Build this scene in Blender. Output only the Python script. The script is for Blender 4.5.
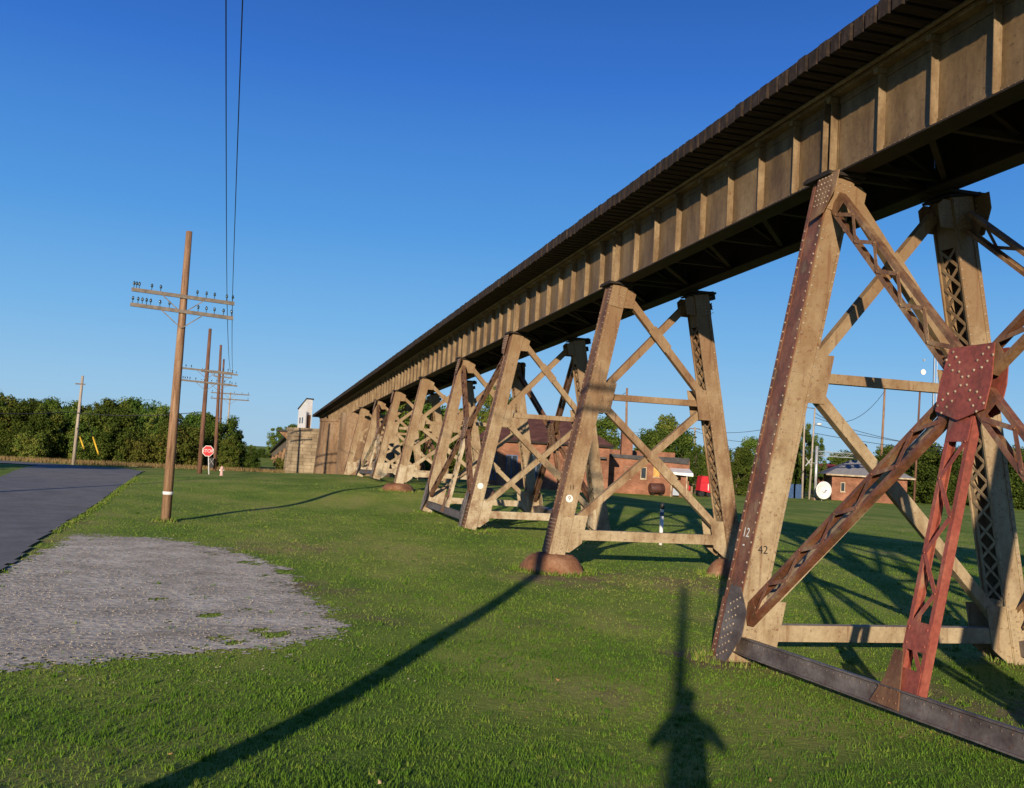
import bpy, math, random
import numpy as np
from mathutils import Vector, Matrix
random.seed(7); rng = np.random.default_rng(7)
R = math.radians
scene = bpy.context.scene
for o in list(bpy.data.objects): bpy.data.objects.remove(o)

# ------------------------------------------------------------------ camera
F = 998.0; YAW, PIT, ROL = R(15.01), R(3.76), R(3.28)
cf = Vector((math.sin(YAW)*math.cos(PIT), math.cos(YAW)*math.cos(PIT), math.sin(PIT)))
cr = Vector((math.cos(YAW), -math.sin(YAW), 0)); cu = cr.cross(cf)
cr2 = cr*math.cos(ROL) + cu*math.sin(ROL); cu2 = -cr*math.sin(ROL) + cu*math.cos(ROL)
cam = bpy.data.cameras.new('camera'); camo = bpy.data.objects.new('camera', cam)
scene.collection.objects.link(camo)
m = Matrix((cr2, cu2, -cf)).transposed()
camo.matrix_world = m.to_4x4()
cam.sensor_width = 36; cam.sensor_fit = 'HORIZONTAL'; cam.lens = F*36/1024
cam.clip_start = 0.05; cam.clip_end = 6000
scene.camera = camo
def at(px, py, Y=None, z=None):      # the point seen at a pixel of the photograph, at a given distance Y or height z
    v = cf + cr2*((px-512)/F) - cu2*((py-394)/F)
    return v*(Y/v.y) if Y is not None else v*(z/v.z)

# ------------------------------------------------------------------ sky, sun, exposure
SUN_AZ = R(25.3)          # direction the light travels, clockwise from +Y
SUN_EL = R(12.6)
w = bpy.data.worlds.new('World'); scene.world = w; w.use_nodes = True
nt = w.node_tree; bg = nt.nodes['Background']
sky = nt.nodes.new('ShaderNodeTexSky'); sky.sky_type = 'NISHITA'; sky.sun_disc = False
sky.sun_elevation = SUN_EL; sky.sun_rotation = SUN_AZ + math.pi
sky.altitude = 100; sky.air_density = 1.0; sky.dust_density = 0.3; sky.ozone_density = 3.0
tcw = nt.nodes.new('ShaderNodeTexCoord'); sxy = nt.nodes.new('ShaderNodeSeparateXYZ'); nt.links.new(tcw.outputs['Generated'], sxy.inputs[0])
rw = nt.nodes.new('ShaderNodeValToRGB'); nt.links.new(sxy.outputs[2], rw.inputs[0]); ew = rw.color_ramp.elements
SKYC = [(0.0,(.36,.56,.74)),(.05,(.29,.53,.78)),(.12,(.175,.44,.78)),(.22,(.08,.31,.73)),(.36,(.032,.165,.60)),(.5,(.014,.08,.36)),(1.0,(.008,.035,.17))]
while len(ew) < len(SKYC): ew.new(.5)
for i_, (p_, c_) in enumerate(SKYC): ew[i_].position = p_; ew[i_].color = (*c_, 1)
mul = nt.nodes.new('ShaderNodeVectorMath'); mul.operation = 'SCALE'; mul.inputs[3].default_value = 8.0; nt.links.new(rw.outputs[0], mul.inputs[0])
mxw = nt.nodes.new('ShaderNodeMix'); mxw.data_type = 'RGBA'; mxw.inputs[0].default_value = .94; nt.links.new(sky.outputs[0], mxw.inputs[6]); nt.links.new(mul.outputs[0], mxw.inputs[7])
nt.links.new(mxw.outputs[2], bg.inputs[0]); bg.inputs[1].default_value = 0.10
sl = bpy.data.lights.new('sun', 'SUN'); slo = bpy.data.objects.new('sun', sl); scene.collection.objects.link(slo)
sl.energy = 5.0; sl.angle = R(0.53); sl.color = (1.0, 0.83, 0.62)
d = Vector((math.sin(SUN_AZ)*math.cos(SUN_EL), math.cos(SUN_AZ)*math.cos(SUN_EL), -math.sin(SUN_EL)))
slo.rotation_euler = d.to_track_quat('-Z', 'Y').to_euler()
scene.view_settings.view_transform = 'Standard'; scene.view_settings.look = 'None'
scene.view_settings.exposure = 0.35; scene.view_settings.gamma = 1

# ------------------------------------------------------------------ helpers
C = scene.collection
def tag(o, label=None, cat=None, group=None, kind=None):
    if label: o['label'] = label
    if cat: o['category'] = cat
    if group: o['group'] = group
    if kind: o['kind'] = kind
    return o
def empty(name, loc, label=None, cat=None, group=None, rz=0):
    o = bpy.data.objects.new(name, None); C.objects.link(o)
    o.location = loc; o.rotation_euler.z = rz; o.empty_display_size = .3
    return tag(o, label, cat, group)
def copy_tree(o, parent=None):
    c = o.copy(); C.objects.link(c); c.parent = parent
    for k in [k for k in bpy.data.objects if k.parent == o]: copy_tree(k, c)
    return c
class MB:
    def __init__(s, rivet=0): s.v = []; s.f = []; s.mi = []; s.m = 0; s.sm = []
    def face(s, pts):
        n = len(s.v); s.v += [tuple(p) for p in pts]; s.f.append(tuple(range(n, n+len(pts)))); s.mi.append(s.m); s.sm.append(False)
    def obox(s, o, ax, a, b, c):        # box in a frame: origin, three axes, three (min, max)
        o = Vector(o); n = len(s.v)
        for i in a:
            for j in b:
                for k in c: s.v.append(tuple(o + ax[0]*i + ax[1]*j + ax[2]*k))
        for q in ((0,1,3,2), (4,6,7,5), (0,4,5,1), (2,3,7,6), (0,2,6,4), (1,5,7,3)):
            s.f.append(tuple(n+t for t in q)); s.mi.append(s.m); s.sm.append(False)
    def box(s, x0, x1, y0, y1, z0, z1):
        s.obox((0,0,0), (Vector((1,0,0)), Vector((0,1,0)), Vector((0,0,1))), (x0,x1), (y0,y1), (z0,z1))
    def beam(s, p, q, w, h, up=(0,0,1), ext=0):
        p = Vector(p); q = Vector(q); a = (q-p); L = a.length; a /= L; up = Vector(up)
        u = a.cross(up).normalized(); v = u.cross(a)
        s.obox(p, (a,u,v), (-ext,L+ext), (-w/2,w/2), (-h/2,h/2))
    def prism(s, poly, vec):            # planar outline pushed along vec
        n = len(s.v); k = len(poly); vec = Vector(vec)
        s.v += [tuple(p) for p in poly] + [tuple(Vector(p)+vec) for p in poly]
        s.f.append(tuple(range(n, n+k))); s.f.append(tuple(range(n+2*k-1, n+k-1, -1))); s.mi += [s.m]*2; s.sm += [False]*2
        for i in range(k):
            j = (i+1) % k; s.f.append((n+i, n+k+i, n+k+j, n+j)); s.mi.append(s.m); s.sm.append(False)
    def tube(s, pts, rad, n=8, cap=True):
        pts = [Vector(p) for p in pts]; rad = rad if isinstance(rad, (list, tuple)) else [rad]*len(pts); b = len(s.v)
        for i, p in enumerate(pts):
            t = (pts[min(i+1, len(pts)-1)] - pts[max(i-1, 0)]).normalized()
            u = t.cross(Vector((0,0,1)) if abs(t.z) < .9 else Vector((0,1,0))).normalized(); v = t.cross(u)
            for k in range(n):
                a = 2*math.pi*k/n; s.v.append(tuple(p + (u*math.cos(a) + v*math.sin(a))*rad[i]))
        for i in range(len(pts)-1):
            for k in range(n):
                s.f.append((b+i*n+k, b+i*n+(k+1)%n, b+(i+1)*n+(k+1)%n, b+(i+1)*n+k)); s.mi.append(s.m); s.sm.append(True)
        if cap:
            s.f.append(tuple(b+k for k in range(n-1,-1,-1))); s.f.append(tuple(b+(len(pts)-1)*n+k for k in range(n))); s.mi += [s.m]*2; s.sm += [False]*2
    def rivet(s, p, nrm, r=.017, n=6):
        p = Vector(p); nrm = Vector(nrm); u = nrm.orthogonal().normalized(); v = nrm.cross(u); b = len(s.v)
        for rr, hh in ((r,0), (r*.8,r*.55)):
            for k in range(n):
                a = 2*math.pi*k/n; s.v.append(tuple(p + (u*math.cos(a)+v*math.sin(a))*rr + nrm*hh))
        s.v.append(tuple(p + nrm*r*.85)); t = b+2*n
        for k in range(n):
            j = (k+1) % n
            s.f.append((b+k, b+j, b+n+j, b+n+k)); s.f.append((b+n+k, b+n+j, t)); s.mi += [s.m]*2; s.sm += [True]*2
    def build(s, name, mats, parent=None, bevel=0):
        off = Vector(parent['_w']) if parent is not None and '_w' in parent else (parent.matrix_basis.translation if parent is not None else Vector((0,0,0)))
        me = bpy.data.meshes.new(name)
        me.from_pydata([(x-off.x, y-off.y, z-off.z) for x, y, z in s.v], [], s.f)
        for mm in (mats if isinstance(mats, (list, tuple)) else [mats]): me.materials.append(mm)
        me.polygons.foreach_set('material_index', s.mi); me.polygons.foreach_set('use_smooth', s.sm); me.update()
        o = bpy.data.objects.new(name, me); C.objects.link(o); o.parent = parent
        if parent is not None: o['_w'] = tuple(off)
        if bevel:
            b = o.modifiers.new('b', 'BEVEL'); b.width = bevel; b.segments = 1; b.limit_method = 'ANGLE'
        return o
X, Y_, Z = Vector((1,0,0)), Vector((0,1,0)), Vector((0,0,1))

# ------------------------------------------------------------------ materials
def mat(name, cols, scale=3, rough=.75, bump=.15, stretch=(1,1,1), detail=6, metallic=0, spec=.3, fine=0, pos=None, dist=.02, rust=None, top=None):
    m = bpy.data.materials.new(name); m.use_nodes = True; n = m.node_tree; N = n.nodes; L = n.links
    p = N['Principled BSDF']; p.inputs['Roughness'].default_value = rough; p.inputs['Metallic'].default_value = metallic
    p.inputs['Specular IOR Level'].default_value = spec
    g = N.new('ShaderNodeNewGeometry'); mp = N.new('ShaderNodeMapping'); mp.inputs['Scale'].default_value = stretch
    L.new(g.outputs['Position'], mp.inputs[0])
    t = N.new('ShaderNodeTexNoise'); t.inputs['Scale'].default_value = scale; t.inputs['Detail'].default_value = detail; t.inputs['Roughness'].default_value = .62
    L.new(mp.outputs[0], t.inputs['Vector'])
    r = N.new('ShaderNodeValToRGB'); L.new(t.outputs['Fac'], r.inputs[0])
    e = r.color_ramp.elements; k = len(cols); pos = pos or [.32 + .36*i/max(1,k-1) for i in range(k)]
    while len(e) < k: e.new(.5)
    for i in range(k): e[i].position = pos[i]; e[i].color = (*cols[i], 1)
    out = r.outputs[0]
    if fine:
        t2 = N.new('ShaderNodeTexNoise'); t2.inputs['Scale'].default_value = scale*9; t2.inputs['Detail'].default_value = 5; L.new(g.outputs['Position'], t2.inputs['Vector'])
        mx = N.new('ShaderNodeMix'); mx.data_type = 'RGBA'; mx.blend_type = 'OVERLAY'; mx.inputs[0].default_value = fine
        L.new(out, mx.inputs[6]); L.new(t2.outputs['Fac'], mx.inputs[7]); out = mx.outputs[2]
    if top:                                    # the paint has worn to ochre rust towards the head of the legs
        sz_ = N.new('ShaderNodeSeparateXYZ'); L.new(g.outputs['Position'], sz_.inputs[0]); tn = N.new('ShaderNodeTexNoise'); tn.inputs['Scale'].default_value = 1.1; tn.inputs['Detail'].default_value = 8; tn.inputs['Roughness'].default_value = .7; L.new(g.outputs['Position'], tn.inputs['Vector'])
        m1 = N.new('ShaderNodeMath'); m1.operation = 'MULTIPLY_ADD'; L.new(tn.outputs['Fac'], m1.inputs[0]); m1.inputs[1].default_value = 14; L.new(sz_.outputs[2], m1.inputs[2])
        mr_ = N.new('ShaderNodeMapRange'); L.new(m1.outputs[0], mr_.inputs[0]); mr_.inputs[1].default_value = 5.8; mr_.inputs[2].default_value = 10.5; mr_.inputs[3].default_value = 0; mr_.inputs[4].default_value = .85
        mt_ = N.new('ShaderNodeMix'); mt_.data_type = 'RGBA'; L.new(mr_.outputs[0], mt_.inputs[0]); L.new(out, mt_.inputs[6]); mt_.inputs[7].default_value = (*top,1); out = mt_.outputs[2]
    if rust:                                   # small rust specks and long thin run-down stains
        for sc, st, lo, hi, am in ((16, (1,1,1), .60, .68, rust[1]), (2.6, (4,4,.28), .56, .70, rust[1]*.75), (60, (1,1,1), .58, .66, rust[1]*.5)):
            mq = N.new('ShaderNodeMapping'); mq.inputs['Scale'].default_value = st; mq.inputs['Location'].default_value = (sc,3,7); L.new(g.outputs['Position'], mq.inputs[0])
            tq = N.new('ShaderNodeTexNoise'); tq.inputs['Scale'].default_value = sc; tq.inputs['Detail'].default_value = 5; tq.inputs['Roughness'].default_value = .6; L.new(mq.outputs[0], tq.inputs['Vector'])
            rq = N.new('ShaderNodeMapRange'); rq.inputs[1].default_value = lo; rq.inputs[2].default_value = hi; rq.inputs[3].default_value = 0; rq.inputs[4].default_value = am; L.new(tq.outputs['Fac'], rq.inputs[0])
            mz = N.new('ShaderNodeMix'); mz.data_type = 'RGBA'; L.new(rq.outputs[0], mz.inputs[0]); L.new(out, mz.inputs[6]); mz.inputs[7].default_value = (*rust[0],1); out = mz.outputs[2]
    L.new(out, p.inputs['Base Color'])
    if bump:
        b = N.new('ShaderNodeBump'); b.inputs['Strength'].default_value = bump; b.inputs['Distance'].default_value = dist
        t3 = N.new('ShaderNodeTexNoise'); t3.inputs['Scale'].default_value = scale*6; t3.inputs['Detail'].default_value = 5; L.new(g.outputs['Position'], t3.inputs['Vector'])
        L.new(t3.outputs['Fac'], b.inputs['Height']); L.new(b.outputs[0], p.inputs['Normal'])
    return m
M = {}
M['tan'] = mat('weathered_tan_steel', [(.14,.078,.040),(.27,.195,.112),(.35,.275,.170),(.41,.335,.215)], 1.5, .6, .3, (1.3,1.3,.6), fine=.28, pos=[.27,.40,.52,.75], rust=((.13,.05,.022),.75), top=(.20,.118,.056))
M['pale'] = mat('pale_cream_steel', [(.20,.115,.06),(.39,.32,.21),(.47,.41,.30)], 2.8, .6, .3, (1,1,.8), fine=.3, rust=((.16,.07,.03),.6))
M['ochre'] = mat('ochre_rusty_steel', [(.10,.042,.022),(.20,.110,.055),(.33,.225,.120)], 1.7, .65, .3, (1.2,1.2,.6), fine=.3, rust=((.09,.034,.018),.8))
M['rust'] = mat('rust_brown_steel', [(.085,.036,.020),(.15,.075,.042),(.23,.135,.075)], 2.0, .7, .3, (1.2,1.2,.6), fine=.35, rust=((.25,.17,.10),.4))
M['primer'] = mat('red_primer_steel', [(.16,.12,.085),(.16,.05,.032),(.24,.060,.042),(.28,.085,.055),(.30,.20,.12)], 2.2, .55, .25, (1,1,.7), fine=.5, pos=[.27,.36,.48,.62,.76])
M['girder'] = mat('brown_girder_steel', [(.075,.044,.019),(.145,.093,.043),(.22,.152,.078)], 1.3, .55, .25, (1,1.3,.4), fine=.3, rust=((.045,.024,.013),.6))
M['girder_edge'] = mat('ochre_girder_edge', [(.11,.068,.034),(.19,.130,.070),(.28,.205,.12)], 2.4, .6, .25, (1,1,.6), fine=.3, rust=((.09,.045,.02),.6))
M['dark'] = mat('dark_steel_and_shade', [(.012,.009,.007),(.032,.022,.016)], 2, .8, .2)  # plain dark steel; on girders and cross frames it paints in the shade
M['redbrown'] = mat('red_brown_primer_steel', [(.17,.12,.07),(.11,.050,.028),(.17,.066,.036),(.20,.105,.058),(.28,.20,.115)], 2.4, .55, .25, (1,1,.7), fine=.5, pos=[.30,.40,.50,.60,.72])
M['rivet'] = mat('worn_rivet_heads', [(.16,.11,.07),(.40,.33,.24)], 9, .45, 0)
M['grey'] = mat('bare_grey_steel', [(.06,.045,.038),(.12,.10,.09),(.19,.165,.15)], 3, .5, .25, (1,.6,1), fine=.3, rust=((.10,.045,.028),.7))
M['tie'] = mat('creosoted_timber', [(.008,.006,.005),(.024,.015,.010),(.055,.036,.025)], 4, .85, .4, (.4,3,1), fine=.3)
M['railsteel'] = mat('rail_steel', [(.08,.04,.025),(.16,.09,.06)], 6, .5, .1, metallic=.4)
M['concrete'] = mat('brown_stained_concrete', [(.10,.06,.032),(.20,.125,.07),(.29,.21,.135)], .7, .85, .4, (1.6,1.6,.35), fine=.5, pos=[.3,.5,.72])
M['mound'] = mat('rusty_concrete_footing', [(.11,.05,.025),(.20,.09,.045),(.29,.17,.10)], 2.3, .9, .6, fine=.4)
M['pole'] = mat('brown_pole_wood', [(.11,.055,.03),(.24,.14,.08),(.34,.23,.14)], 4, .85, .5, (3,3,.25), fine=.4)
M['polegrey'] = mat('grey_pole_wood', [(.20,.16,.12),(.34,.29,.23),(.44,.39,.32)], 4, .85, .5, (3,3,.25), fine=.3)
M['poledark'] = mat('dark_pole_wood', [(.07,.035,.022),(.15,.075,.048),(.20,.11,.07)], 4, .85, .5, (3,3,.25))
M['arm'] = mat('grey_crossarm_wood', [(.10,.085,.07),(.2,.17,.14)], 6, .85, .3)
M['glass'] = mat('insulator_glass', [(.02,.035,.045),(.05,.08,.1)], 9, .15, 0, spec=.8)
M['wire'] = mat('black_wire', [(.015,.015,.02),(.03,.03,.035)], 9, .5, 0)
M['white'] = mat('white_paint', [(.62,.61,.58),(.80,.79,.76)], 4, .5, .1)
M['black'] = mat('black_paint', [(.012,.012,.014),(.03,.03,.03)], 5, .5, .1)
M['red'] = mat('red_paint', [(.42,.02,.03),(.58,.035,.05)], 5, .4, .1)
M['signred'] = mat('sign_red', [(.50,.02,.03),(.60,.035,.04)], 5, .4, 0)
M['green'] = mat('sign_green', [(.01,.18,.10),(.02,.24,.13)], 5, .4, 0)
M['yellow'] = mat('yellow_plastic', [(.55,.33,.02),(.70,.45,.04)], 5, .5, 0)
M['galv'] = mat('galvanised_metal', [(.36,.37,.38),(.52,.53,.54)], 8, .4, .1, metallic=.4)
M['asphalt'] = mat('grey_asphalt', [(.135,.132,.118),(.175,.172,.155),(.215,.21,.19)], .9, .85, .5, detail=10, fine=.35, dist=.01)
M['gravel'] = mat('compacted_gravel', [(.31,.275,.20),(.49,.445,.34),(.64,.59,.46)], 1.1, .95, .9, detail=12, fine=.8, dist=.03, pos=[.3,.5,.68])
M['stone'] = mat('gravel_stone', [(.18,.15,.11),(.34,.29,.22),(.52,.45,.35)], 14, .9, .2)
M['greyroof'] = mat('grey_shingles', [(.17,.17,.175),(.26,.26,.265)], 2.5, .85, .3, (1,1,4), fine=.3)
M['redroof'] = mat('red_brown_shingles', [(.06,.025,.018),(.105,.042,.03),(.15,.07,.048)], 1.2, .85, .4, (1,1,4), fine=.4)
M['darkred'] = mat('dark_red_metal_roof', [(.14,.025,.025),(.20,.04,.04)], 2, .6, .2)
M['tar'] = mat('black_roof_tar', [(.012,.012,.014),(.045,.045,.05)], 2.5, .5, .3, fine=.3)
M['tank'] = mat('rusty_tank', [(.05,.022,.018),(.11,.045,.035)], 2.5, .6, .3)
M['panel'] = mat('pale_blue_panel', [(.28,.33,.38),(.36,.41,.46)], 2, .5, .1)
M['windowglass'] = mat('dark_window_glass', [(.015,.02,.03),(.03,.04,.05)], 3, .08, 0, spec=.9)
M['orange'] = mat('yellowed_board', [(.40,.20,.05),(.58,.40,.12)], 3, .7, .2)
M['blue'] = mat('faded_blue_paint', [(.03,.07,.16),(.06,.11,.22)], 3, .5, .1)
M['wood'] = mat('weathered_board', [(.16,.10,.06),(.30,.21,.14)], 4, .8, .3)
M['bark'] = mat('tree_bark', [(.05,.035,.025),(.12,.09,.065)], 6, .9, .6, (2,2,.5))
M['skin'] = mat('skin', [(.45,.26,.19),(.52,.31,.23)], 6, .5, .05)
M['shirt'] = mat('blue_shirt_cloth', [(.05,.08,.16),(.07,.11,.2)], 12, .9, .2)
M['denim'] = mat('denim_cloth', [(.03,.045,.09),(.05,.07,.13)], 20, .9, .2)
M['hair'] = mat('brown_hair', [(.03,.02,.012),(.05,.03,.02)], 30, .6, .3)
def brick(name, c1, c2, mortar, scale=1.0, bw=.22, rh=.075, ms=.012):
    m = bpy.data.materials.new(name); m.use_nodes = True; n = m.node_tree; N = n.nodes; L = n.links; p = N['Principled BSDF']
    tc = N.new('ShaderNodeTexCoord'); g = N.new('ShaderNodeSeparateXYZ'); L.new(tc.outputs['Object'], g.inputs[0])
    ad = N.new('ShaderNodeMath'); L.new(g.outputs[0], ad.inputs[0]); L.new(g.outputs[1], ad.inputs[1])
    cb = N.new('ShaderNodeCombineXYZ'); L.new(ad.outputs[0], cb.inputs[0]); L.new(g.outputs[2], cb.inputs[1])
    b = N.new('ShaderNodeTexBrick'); L.new(cb.outputs[0], b.inputs['Vector'])
    b.inputs['Scale'].default_value = scale; b.inputs['Brick Width'].default_value = bw; b.inputs['Row Height'].default_value = rh; b.inputs['Mortar Size'].default_value = ms
    b.inputs['Color1'].default_value = (*c1,1); b.inputs['Color2'].default_value = (*c2,1); b.inputs['Mortar'].default_value = (*mortar,1)
    t = N.new('ShaderNodeTexNoise'); t.inputs['Scale'].default_value = .9; t.inputs['Detail'].default_value = 8; L.new(tc.outputs['Object'], t.inputs['Vector'])
    r = N.new('ShaderNodeValToRGB'); L.new(t.outputs[0], r.inputs[0]); r.color_ramp.elements[0].position = .3; r.color_ramp.elements[0].color = (.55,.5,.45,1); r.color_ramp.elements[1].position = .7; r.color_ramp.elements[1].color = (1.15,1.1,1.05,1)
    mx = N.new('ShaderNodeMix'); mx.data_type = 'RGBA'; mx.blend_type = 'MULTIPLY'; mx.inputs[0].default_value = 1
    L.new(b.outputs[0], mx.inputs[6]); L.new(r.outputs[0], mx.inputs[7]); L.new(mx.outputs[2], p.inputs['Base Color'])
    p.inputs['Roughness'].default_value = .9; p.inputs['Specular IOR Level'].default_value = .2
    bp = N.new('ShaderNodeBump'); bp.inputs['Strength'].default_value = .5; bp.inputs['Distance'].default_value = .02; L.new(b.outputs['Fac'], bp.inputs['Height']); bp.invert = True; L.new(bp.outputs[0], p.inputs['Normal'])
    return m
M['brick'] = brick('red_brick', (.24,.075,.042), (.36,.14,.08), (.28,.21,.15))
M['ashlar'] = brick('coursed_sandstone', (.25,.205,.14), (.33,.28,.20), (.14,.11,.08), 1, .8, .34, .014)
def leafmat(name, c, trans=.3):
    m = bpy.data.materials.new(name); m.use_nodes = True; n = m.node_tree; N = n.nodes; L = n.links; N.remove(N['Principled BSDF'])
    a = N.new('ShaderNodeAttribute'); a.attribute_name = 'v'; oi = N.new('ShaderNodeObjectInfo')
    r = N.new('ShaderNodeValToRGB'); L.new(a.outputs['Fac'], r.inputs[0]); e = r.color_ramp.elements
    while len(e) < len(c): e.new(.5)
    for i in range(len(c)): e[i].position = i/(len(c)-1); e[i].color = (*c[i],1)
    h = N.new('ShaderNodeHueSaturation'); L.new(r.outputs[0], h.inputs['Color'])
    mr = N.new('ShaderNodeMapRange'); mr.inputs[3].default_value = .72; mr.inputs[4].default_value = 1.3; L.new(oi.outputs['Random'], mr.inputs[0]); L.new(mr.outputs[0], h.inputs['Value'])
    mr2 = N.new('ShaderNodeMapRange'); mr2.inputs[3].default_value = .475; mr2.inputs[4].default_value = .515; L.new(oi.outputs['Random'], mr2.inputs[0]); L.new(mr2.outputs[0], h.inputs['Hue'])
    df = N.new('ShaderNodeBsdfDiffuse'); tr = N.new('ShaderNodeBsdfTranslucent'); mx = N.new('ShaderNodeMixShader'); mx.inputs[0].default_value = trans
    L.new(h.outputs[0], df.inputs[0]); L.new(h.outputs[0], tr.inputs[0]); L.new(df.outputs[0], mx.inputs[1]); L.new(tr.outputs[0], mx.inputs[2]); L.new(mx.outputs[0], N['Material Output'].inputs[0])
    return m
M['leaf'] = leafmat('tree_leaves', [(.034,.062,.014),(.070,.118,.022),(.115,.165,.032),(.20,.205,.045)])
M['grassblade'] = leafmat('grass_blades', [(.056,.122,.014),(.095,.172,.022),(.155,.205,.038),(.28,.24,.095)], .10)
M['drygrass'] = leafmat('dry_grass_blades', [(.22,.19,.07),(.32,.26,.11),(.26,.15,.07)], .2)

# ------------------------------------------------------------------ terrain
BY = dict(A=13.61, B=22.95, C=32.21, D=40.23, E=49.17, F=57.95, G=66.26, H=74.83)
TP = np.array([(7.2,13.6,-2.84),(12.2,13.6,-2.80),(7.4,23,-2.6),(12,23,-2.6),(7.6,32.2,-2.36),(12,32,-2.4),(7.6,40,-2.3),(12,40,-2.4),(7.7,49,-1.82),(7.7,58,-1.6),(7.7,66,-1.7),(7.7,75,-1.85),
 (-2.1,33.6,-2.6),(-2.8,70,-2.1),(-12,86,-2.45),(-4,20,-2.6),(-12,55,-2.45),(5,11,-2.6),(7,90,-2.3),(5.8,100,-2.7),(33,83,-2.4),(60,95,-2.4),(-25,100,-2.5),(0,150,-3),(14,31,-2.6),
 (30,40,-2.6),(-10,5,-2.5),(10,0,-2.7),(6,-10,-2.3),(-20,20,-2.5),(2,20,-2.6),(2.5,14,-2.5),(3,40,-2.5),(3,58,-2.0),(60,40,-2.6),(100,100,-2.5),(-70,100,-2.6),(20,60,-2.3),(-6,75,-2.35)], float)
def G(x, y):
    x = np.asarray(x, float); y = np.asarray(y, float)
    d2 = (x[..., None]-TP[:,0])**2 + (y[..., None]-TP[:,1])**2
    wt = 1/(d2+9)**1.6
    z = (wt*TP[:,2]).sum(-1)/wt.sum(-1)
    r2 = x*x + (y+1)**2
    z = z + (-1.65 - z)*np.exp(-(r2/55.)**1.1)
    return z
def g(x, y): return float(G(x, y))
def sheet(name, xs, ys, zoff, material, mask=None):
    xx, yy = np.meshgrid(xs, ys); zz = G(xx, yy) + zoff; nx, ny = len(xs), len(ys)
    v = np.stack([xx, yy, zz], -1).reshape(-1, 3)
    i = np.arange(nx-1)[None,:] + np.arange(ny-1)[:,None]*nx
    f = np.stack([i, i+1, i+1+nx, i+nx], -1).reshape(-1, 4)
    if mask is not None: cxy = v[f].mean(1); f = f[mask(cxy[:,0], cxy[:,1])]
    used, inv = np.unique(f, return_inverse=True); v = v[used]; f = inv.reshape(-1, 4)
    me = bpy.data.meshes.new(name); me.from_pydata(v.tolist(), [], f.tolist()); me.materials.append(material)
    me.polygons.foreach_set('use_smooth', [True]*len(f)); me.update()
    o = bpy.data.objects.new(name, me); C.objects.link(o); tag(o, kind='structure'); return o
def inpoly(px, py, poly):
    px = np.asarray(px, float); py = np.asarray(py, float); r = np.zeros(px.shape, bool); k = len(poly)
    for i in range(k):
        x0, y0 = poly[i]; x1, y1 = poly[(i+1) % k]
        if y0 == y1: continue
        c = ((y0 > py) != (y1 > py)) & (px < (x1-x0)*(py-y0)/(y1-y0) + x0); r ^= c
    return r
def wob(x, y, s=1.0): return .5*np.sin(1.7*x*s+.9*y*s)+.5*np.sin(3.9*y*s-2.3*x*s+1)+.35*np.sin(7.1*x*s+5.3*y*s)+.25*np.sin(13*y*s-11*x*s+2)
ROAD = [(-3.9,-60),(-4.0,0),(-4.1,20.5),(-4.55,28),(-4.75,33),(-5.0,44),(-5.5,58),(-6.1,73),(-9.0,83),(-13.4,86.5),(-17.5,88),(-60,92),(-60,86),(-22,82),(-15.5,79),(-13.4,75),(-12.6,66),(-11.9,56),(-11.2,40),(-10.8,20),(-10.6,0),(-10.6,-60)]
GRAV = [(-4.0,24.5),(-3.9,27.9),(-2.0,27.3),(.06,25.2),(1.0,21.5),(1.5,17.2),(1.5,14.0),(.5,13.1),(-.6,12.7),(-1.3,12.3),(-2.3,12.0),(-4.0,11.7)]
def in_road(x, y): return inpoly(x + .05*wob(x, y, 1.3), y, ROAD)
def in_grav(x, y):
    q = .16*wob(x, y, 1.1) + .10*wob(x, y, 3.1)
    x = np.asarray(x, float); y = np.asarray(y, float); jr = np.random.default_rng(5); a = inpoly(x+q*1.1+jr.normal(0,.10,x.shape), y+q*1.6+jr.normal(0,.22,x.shape), GRAV)
    isl = (wob(x*1.1+3, y*.8, .9) + jr.normal(0,.16,x.shape) > 1.05 + .25*np.clip(-x, -1, 3))           # small grass islands near the ragged edge
    return a & ~isl & (x > -4.1)
def nonuni(a, b, n, c, k):       # grid lines denser near c
    t = np.linspace(-1, 1, n); s = np.sinh(k*t)/math.sinh(k); return np.where(s < 0, c + s*(c-a), c + s*(b-c))
gx = nonuni(-2500, 2500, 300, 3, 6.4); gy = nonuni(-2500, 2500, 340, 16, 6.0)
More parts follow.
